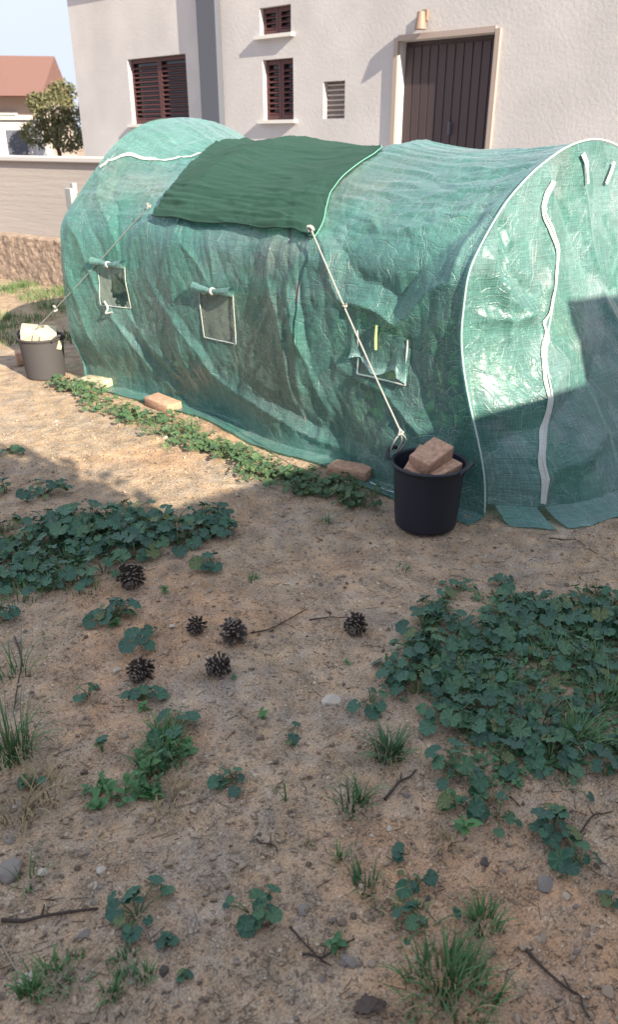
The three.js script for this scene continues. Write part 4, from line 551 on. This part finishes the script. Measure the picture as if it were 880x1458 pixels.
{ // low undergrowth between the mallows
  const cover = (name, label, poly, count, size, mat) => {
    const P = [], I = [], q = new THREE.Quaternion(), ee = new THREE.Euler(), v = V3(), xs = poly.map(p => p[0]), zs = poly.map(p => p[1]), x0 = Math.min(...xs), x1 = Math.max(...xs), z0 = Math.min(...zs), z1 = Math.max(...zs);
    for (let k = 0; k < count; k++) {
      let X, Z, tries = 0; do { X = lerp(x0, x1, R()); Z = lerp(z0, z1, R()); } while ((!inPoly(X, Z, poly) || vnoise(X * 4 + 3, Z * 4) < 0.02 - 0.4 * R()) && tries++ < 40);
      const y = gh(X, Z) + 0.003 + 0.03 * R() * R(), s = size * (0.5 + R()), b = P.length / 3; ee.set((R() - 0.5) * 1.3, R() * 6.283, (R() - 0.5) * 1.3); q.setFromEuler(ee);
      for (const o of [[-s, 0, 0], [0, s * 0.15, s * 0.55], [s, 0, 0], [0, s * 0.15, -s * 0.55]]) { v.set(...o).applyQuaternion(q); P.push(X + v.x, Math.max(gh(X, Z) + 0.001, y + v.y), -Z + v.z); }
      I.push(b, b + 1, b + 2, b, b + 2, b + 3);
    }
    const g = new THREE.BufferGeometry(); g.setAttribute('position', new THREE.Float32BufferAttribute(P, 3)); g.setIndex(I); g.computeVertexNormals();
    solo(name, g, mat, label, 'ground cover', undefined, 'stuff');
  };
  cover('undergrowth', 'low tiny leaved undergrowth beneath the broad mallow patch', patchB, 4200, 0.010, greenMats[2]);
  cover('undergrowth', 'low tiny leaved undergrowth beneath the dense mallow patch', patchA, 2600, 0.011, greenMats[2]);
}
{ // lawn strip and weeds near the stone wall
  const parts = [], q = rngOf(9); for (let k = 0; k < 150; k++) { const X = -5.2 + 3.2 * q(), Z = 6.7 + 3.1 * q(); if (vnoise(X * 1.1, Z * 1.1) < -0.15 || Z > 9.6 - 0.87 * (X + 3)) continue; const g = blades(46, 0.26, 0.10, 0.8, 0.004); g.translate(X, 0.004, -Z); parts.push(g); }
  solo('grass_strip', mergeGeometries(parts), lowGrassMat(), 'low green grass and weeds growing along the foot of the stone wall', 'grass', undefined, 'stuff');
  function lowGrassMat() { return std(lin(.09, .15, .05), 0.8); }  // one even green for the low grass
}
// plants inside the tunnel, dim behind the film
const yellowish = foliage(0.26, 0.30, 0.07), dryLeaf = foliage(0.30, 0.23, 0.13);
for (const [e, x, hh] of [[0.45, 0.42, 0.7], [0.85, 0.42, 0.6], [1.3, 0.44, 0.75], [1.7, 0.42, 0.7], [2.1, 0.42, 0.75], [2.5, 0.40, 0.75], [2.95, 0.38, 0.75], [0.9, 1.5, 0.9], [2.3, 1.55, 0.9]]) {
  const w = worldOf([x, 0, -e]); const t = thing('tunnel_crop', e < 1.2 && x < 1 ? 'yellow green crop plant standing inside the tunnel behind the half closed window' : 'dry brownish crop plant standing inside the tunnel', 'plant', [w.x, 0, w.z], 0, e < 1.2 && x < 1 ? 'green crops inside the tunnel' : 'dry crops inside the tunnel');
  mesh('stem', tubeTaper([V3(0, 0, 0), V3(0.03, hh * 0.5, 0.02), V3(0, hh, 0)], 0.012, 0.004), stemMat, t);
  mesh('foliage', leafCloud(Math.round(e * 100), [[0, hh * 0.45, 0, 0.25], [0.05, hh * 0.75, 0.03, 0.22], [-0.02, hh * 0.95, 0, 0.14]], 1500, 0.045), e < 1.2 && x < 1 ? yellowish : dryLeaf, t);
}
// ---------------------------------------------------------------- pine cones, stones, twigs, grit
const coneDark = std(lin(.055, .042, .035), 0.85), coneTip = std(lin(.16, .13, .11), 0.9);
function pineCone(pos, rot, size, label, seed) {
  const group = undefined;
  const t = thing('pine_cone', label, 'pine cone', pos, 0, group); t.rotation.set(...rot); t.scale.setScalar(size);
  const sc = [], tips = [], n = 74 + (seed % 3) * 8, q = rngOf(40 + seed);
  for (let i = 0; i < n; i++) {
    const f = (i + 0.5) / n, y = lerp(0.02, 0.98, f), rad = 0.20 * Math.sin(Math.PI * Math.pow(f, 0.62)) + 0.03, open = lerp(0.45, -0.95, f) + (q() - 0.5) * 0.5, L = (0.34 * Math.sin(Math.PI * Math.pow(f * 0.94 + 0.03, 0.7)) + 0.07) * (0.72 + 0.5 * q());
    const jit = (q() - 0.5) * 0.35, s = new THREE.BoxGeometry(L, 0.026, 0.125, 1, 1, 1), p = s.attributes.position; for (let k = 0; k < p.count; k++) if (p.getX(k) < 0) p.setZ(k, p.getZ(k) * 0.35); s.translate(L / 2, 0, 0);
    const tip = new THREE.BoxGeometry(0.035, 0.05, 0.095); tip.rotateZ(0.5); tip.translate(L, 0.008, 0);
    for (const [g, l] of [[s, sc], [tip, tips]]) { g.rotateZ(-open * 0.9 + 0.1); g.translate(rad * 0.55, 0, 0); g.rotateY(i * 2.39996 + jit); g.translate(0, y - 0.5, 0); l.push(g); }
  }
  const core = new THREE.SphereGeometry(0.17, 10, 8); core.scale(1, 2.6, 1);
  mesh('core', core, coneDark, t); mesh('scales', mergeGeometries(sc), coneDark, t); mesh('scale_tips', mergeGeometries(tips), coneTip, t); return t;
}
[[-.266, 2.27, [0.25, 0.4, 0.12], 0.094, 'upright open brown pine cone, the largest on the bare soil'], [-.305, 2.09, [1.0, 0.3, 0.7], 0.082, 'dark open pine cone lying tilted nearest the largest cone'], [.165, 2.31, [1.35, 0.5, 0.3], 0.080, 'dark open pine cone lying alone near the thin twig'], [-.407, 2.32, [1.2, 1.2, 0.5], 0.066, 'small dull grey pine cone beside a pebble'], [-.71, 2.66, [1.3, 2.0, 0.4], 0.105, 'pine cone half hidden in the dense mallow patch'], [-.56, 2.07, [1.4, 0.2, 0.2], 0.085, 'pine cone lying under mallow leaves']].forEach(([X, Z, r, s, l], i) => pineCone([X, gh(X, Z) + s * (r[0] > 0.9 ? 0.34 : 0.44), -Z], r, s, l, i));
const stoneMats = [[.42, .37, .31], [.21, .185, .165], [.07, .06, .055], [.28, .215, .16]].map(c => std(lin(...c), 0.95, { bumpMap: plasterBump, bumpScale: 0.004 }));
function stoneGeo(seed, det = 2) { const g = mergeVertices(new THREE.IcosahedronGeometry(0.5, det).deleteAttribute('uv').deleteAttribute('normal')), p = g.attributes.position, q = rngOf(seed), cuts = []; for (let k = 0; k < 9; k++) cuts.push([V3(q() - 0.5, q() - 0.5, q() - 0.5).normalize(), 0.20 + 0.2 * q()]); const v = V3(); for (let i = 0; i < p.count; i++) { v.fromBufferAttribute(p, i); for (const [n, d] of cuts) { const k = v.dot(n) - d; if (k > 0) v.addScaledVector(n, -k); } const n = 1 + 0.22 * vnoise(v.x * 4 + seed, v.z * 4 + v.y * 3) + 0.10 * vnoise(v.x * 9, v.z * 9 + v.y * 7 + seed); p.setXYZ(i, v.x * n, v.y * 0.72 * n, v.z * n); } g.computeVertexNormals(); return toCreasedNormals(g, 0.5); }
const stoneGeos = [1, 2, 3, 4, 5, 6].map(s => stoneGeo(s * 7));
stoneSpots.forEach(([X, Z, w, k], i) => { const s = solo('stone', stoneGeos[i % 6], stoneMats[k], i === 0 ? 'flat white triangular stone on the bare soil in front of the pine cones' : sayOnce(['pale stone', 'grey stone', 'dark stone', 'tan pebble'][k], X, Z), 'stone', i === 0 ? undefined : ['pale stones', 'grey stones', 'dark stones', 'tan pebbles'][k]); const sc = w * 0.98; s.scale.set(sc, sc * (i === 0 ? 0.5 : 0.8), sc * (i === 0 ? 0.7 : 0.85)); s.rotation.y = R() * 6; s.position.set(X, gh(X, Z) + sc * 0.06, -Z); });
const twigMat = std(lin(.075, .055, .045), 0.95, { bumpMap: plasterBump, bumpScale: 0.003 }), paleTwig = std(lin(.30, .25, .19), 0.95);
twigPaths.forEach((p, i) => {
  const pale = [6, 7, 9, 11, 15, 17, 18].includes(i), r0 = [2, 3].includes(i) ? 0.0045 : i === 5 ? 0.0036 : pale ? 0.0019 : 0.0026, pts = [];
  p.forEach(([X, Z], k) => { pts.push(V3(X, gh(X, Z) + r0 * 0.9 + (k % 2 ? 0.008 : 0.001), -Z)); if (k < p.length - 1) { const x = (X + p[k + 1][0]) / 2 + (R() - 0.5) * 0.012, z = (Z + p[k + 1][1]) / 2 + (R() - 0.5) * 0.012; pts.push(V3(x, gh(x, z) + r0 + 0.004 * R(), -z)); } });
  const g = [tubeTaper(pts, r0, r0 * 0.55, 20, 6)]; if (!pale && r0 < 0.009) { const b = pts[pts.length >> 1]; g.push(tubeTaper([b, V3(b.x + 0.02 * (R() - 0.5), b.y + 0.008, b.z - 0.025)], r0 * 0.7, r0 * 0.4, 4, 5)); }
  solo('twig', mergeGeometries(g), pale ? paleTwig : twigMat, i === 5 ? 'dark thin bent twig with a knot lying beside the broad grass tuft' : i === 3 ? 'thick crooked dark branch lying on the soil' : sayOnce(pale ? 'pale dry stalk' : 'thin dark twig', p[0][0], p[0][1]), 'twig', (i === 5 || i === 3) ? undefined : pale ? 'pale dry stalks' : 'thin dark twigs');
});
{ const g = stoneGeo(91, 3); { const p = g.attributes.position; for (let i = 0; i < p.count; i++) { const n = 1 + 0.5 * vnoise(p.getX(i) * 5, p.getZ(i) * 9 + p.getY(i) * 9); p.setXYZ(i, p.getX(i), p.getY(i) * n, p.getZ(i) * n); } g.computeVertexNormals(); } g.scale(0.075, 0.045, 0.045); const c = solo('bark_piece', g, twigMat, 'chunk of dark bark on the soil near the broad grass tuft', 'bark'); c.position.set(0.125, gh(0.125, 0.985) + 0.012, -0.985); c.rotation.y = 0.3; }
{ // loose grit and small pebbles
  const n = 13000, m = new THREE.InstancedMesh(stoneGeo(55, 0), std(lin(1, 1, 1), 0.95), n), q = rngOf(77), M = new THREE.Matrix4(), Q = new THREE.Quaternion(), E = new THREE.Euler(), tones = [[.29, .22, .16], [.33, .26, .19], [.25, .19, .14], [.21, .175, .15], [.31, .235, .17], [.36, .29, .22], [.16, .12, .09]];
  for (let i = 0; i < n; i++) { let X, Z; do { Z = 0.85 + 4.6 * q() ** 1.5; X = (q() * 2 - 1) * (0.5 + 0.5 * Z); } while (fbm(X * 1.8, Z * 1.8, 2) < (q() - 0.75)); const clod = q() < 0.04, s = clod ? 0.010 + 0.020 * q() ** 2 : 0.003 + 0.020 * q() ** 6 + 0.005 * q(); E.set(q() * 3, q() * 6, q() * 3); Q.setFromEuler(E); M.compose(V3(X, gh(X, Z) + s * 0.12, -Z), Q, V3(s, s * 0.8, s * 1.1)); m.setMatrixAt(i, M); const t = clod ? tones[(q() * 3) | 0] : tones[(q() * 7) | 0], k = 0.75 + 0.4 * q(); m.setColorAt(i, lin(t[0] * k, t[1] * k, t[2] * k)); }
  shadows(m); m.name = 'loose_grit'; m.userData = { kind: 'stuff', label: 'loose grit and tiny pebbles strewn over the soil', category: 'grit' }; scene.add(m);
}
{ // dry plant litter
  const n = 5200, g = new THREE.BoxGeometry(1, 0.05, 0.06), m = new THREE.InstancedMesh(g, std(lin(1, 1, 1), 0.95), n), q = rngOf(78), M = new THREE.Matrix4(), Q = new THREE.Quaternion(), E = new THREE.Euler(), tones = [[.30, .24, .15], [.10, .075, .055], [.20, .16, .11], [.36, .31, .22], [.07, .055, .045]];
  for (let i = 0; i < n; i++) { const Z = 0.85 + 4.2 * q() ** 1.5, X = (q() * 2 - 1) * (0.5 + 0.5 * Z), s = 0.012 + 0.035 * q() ** 2; E.set((q() - 0.5) * 0.3, q() * 6.28, (q() - 0.5) * 0.3); Q.setFromEuler(E); M.compose(V3(X, gh(X, Z) + 0.003, -Z), Q, V3(s, 0.03, 0.018)); m.setMatrixAt(i, M); const t = tones[(q() * 5) | 0]; m.setColorAt(i, lin(...t)); }
  shadows(m); m.name = 'dry_litter'; m.userData = { kind: 'stuff', label: 'dry straw bits and needles strewn over the soil', category: 'litter' }; scene.add(m);
}
renderer.render(scene, camera);
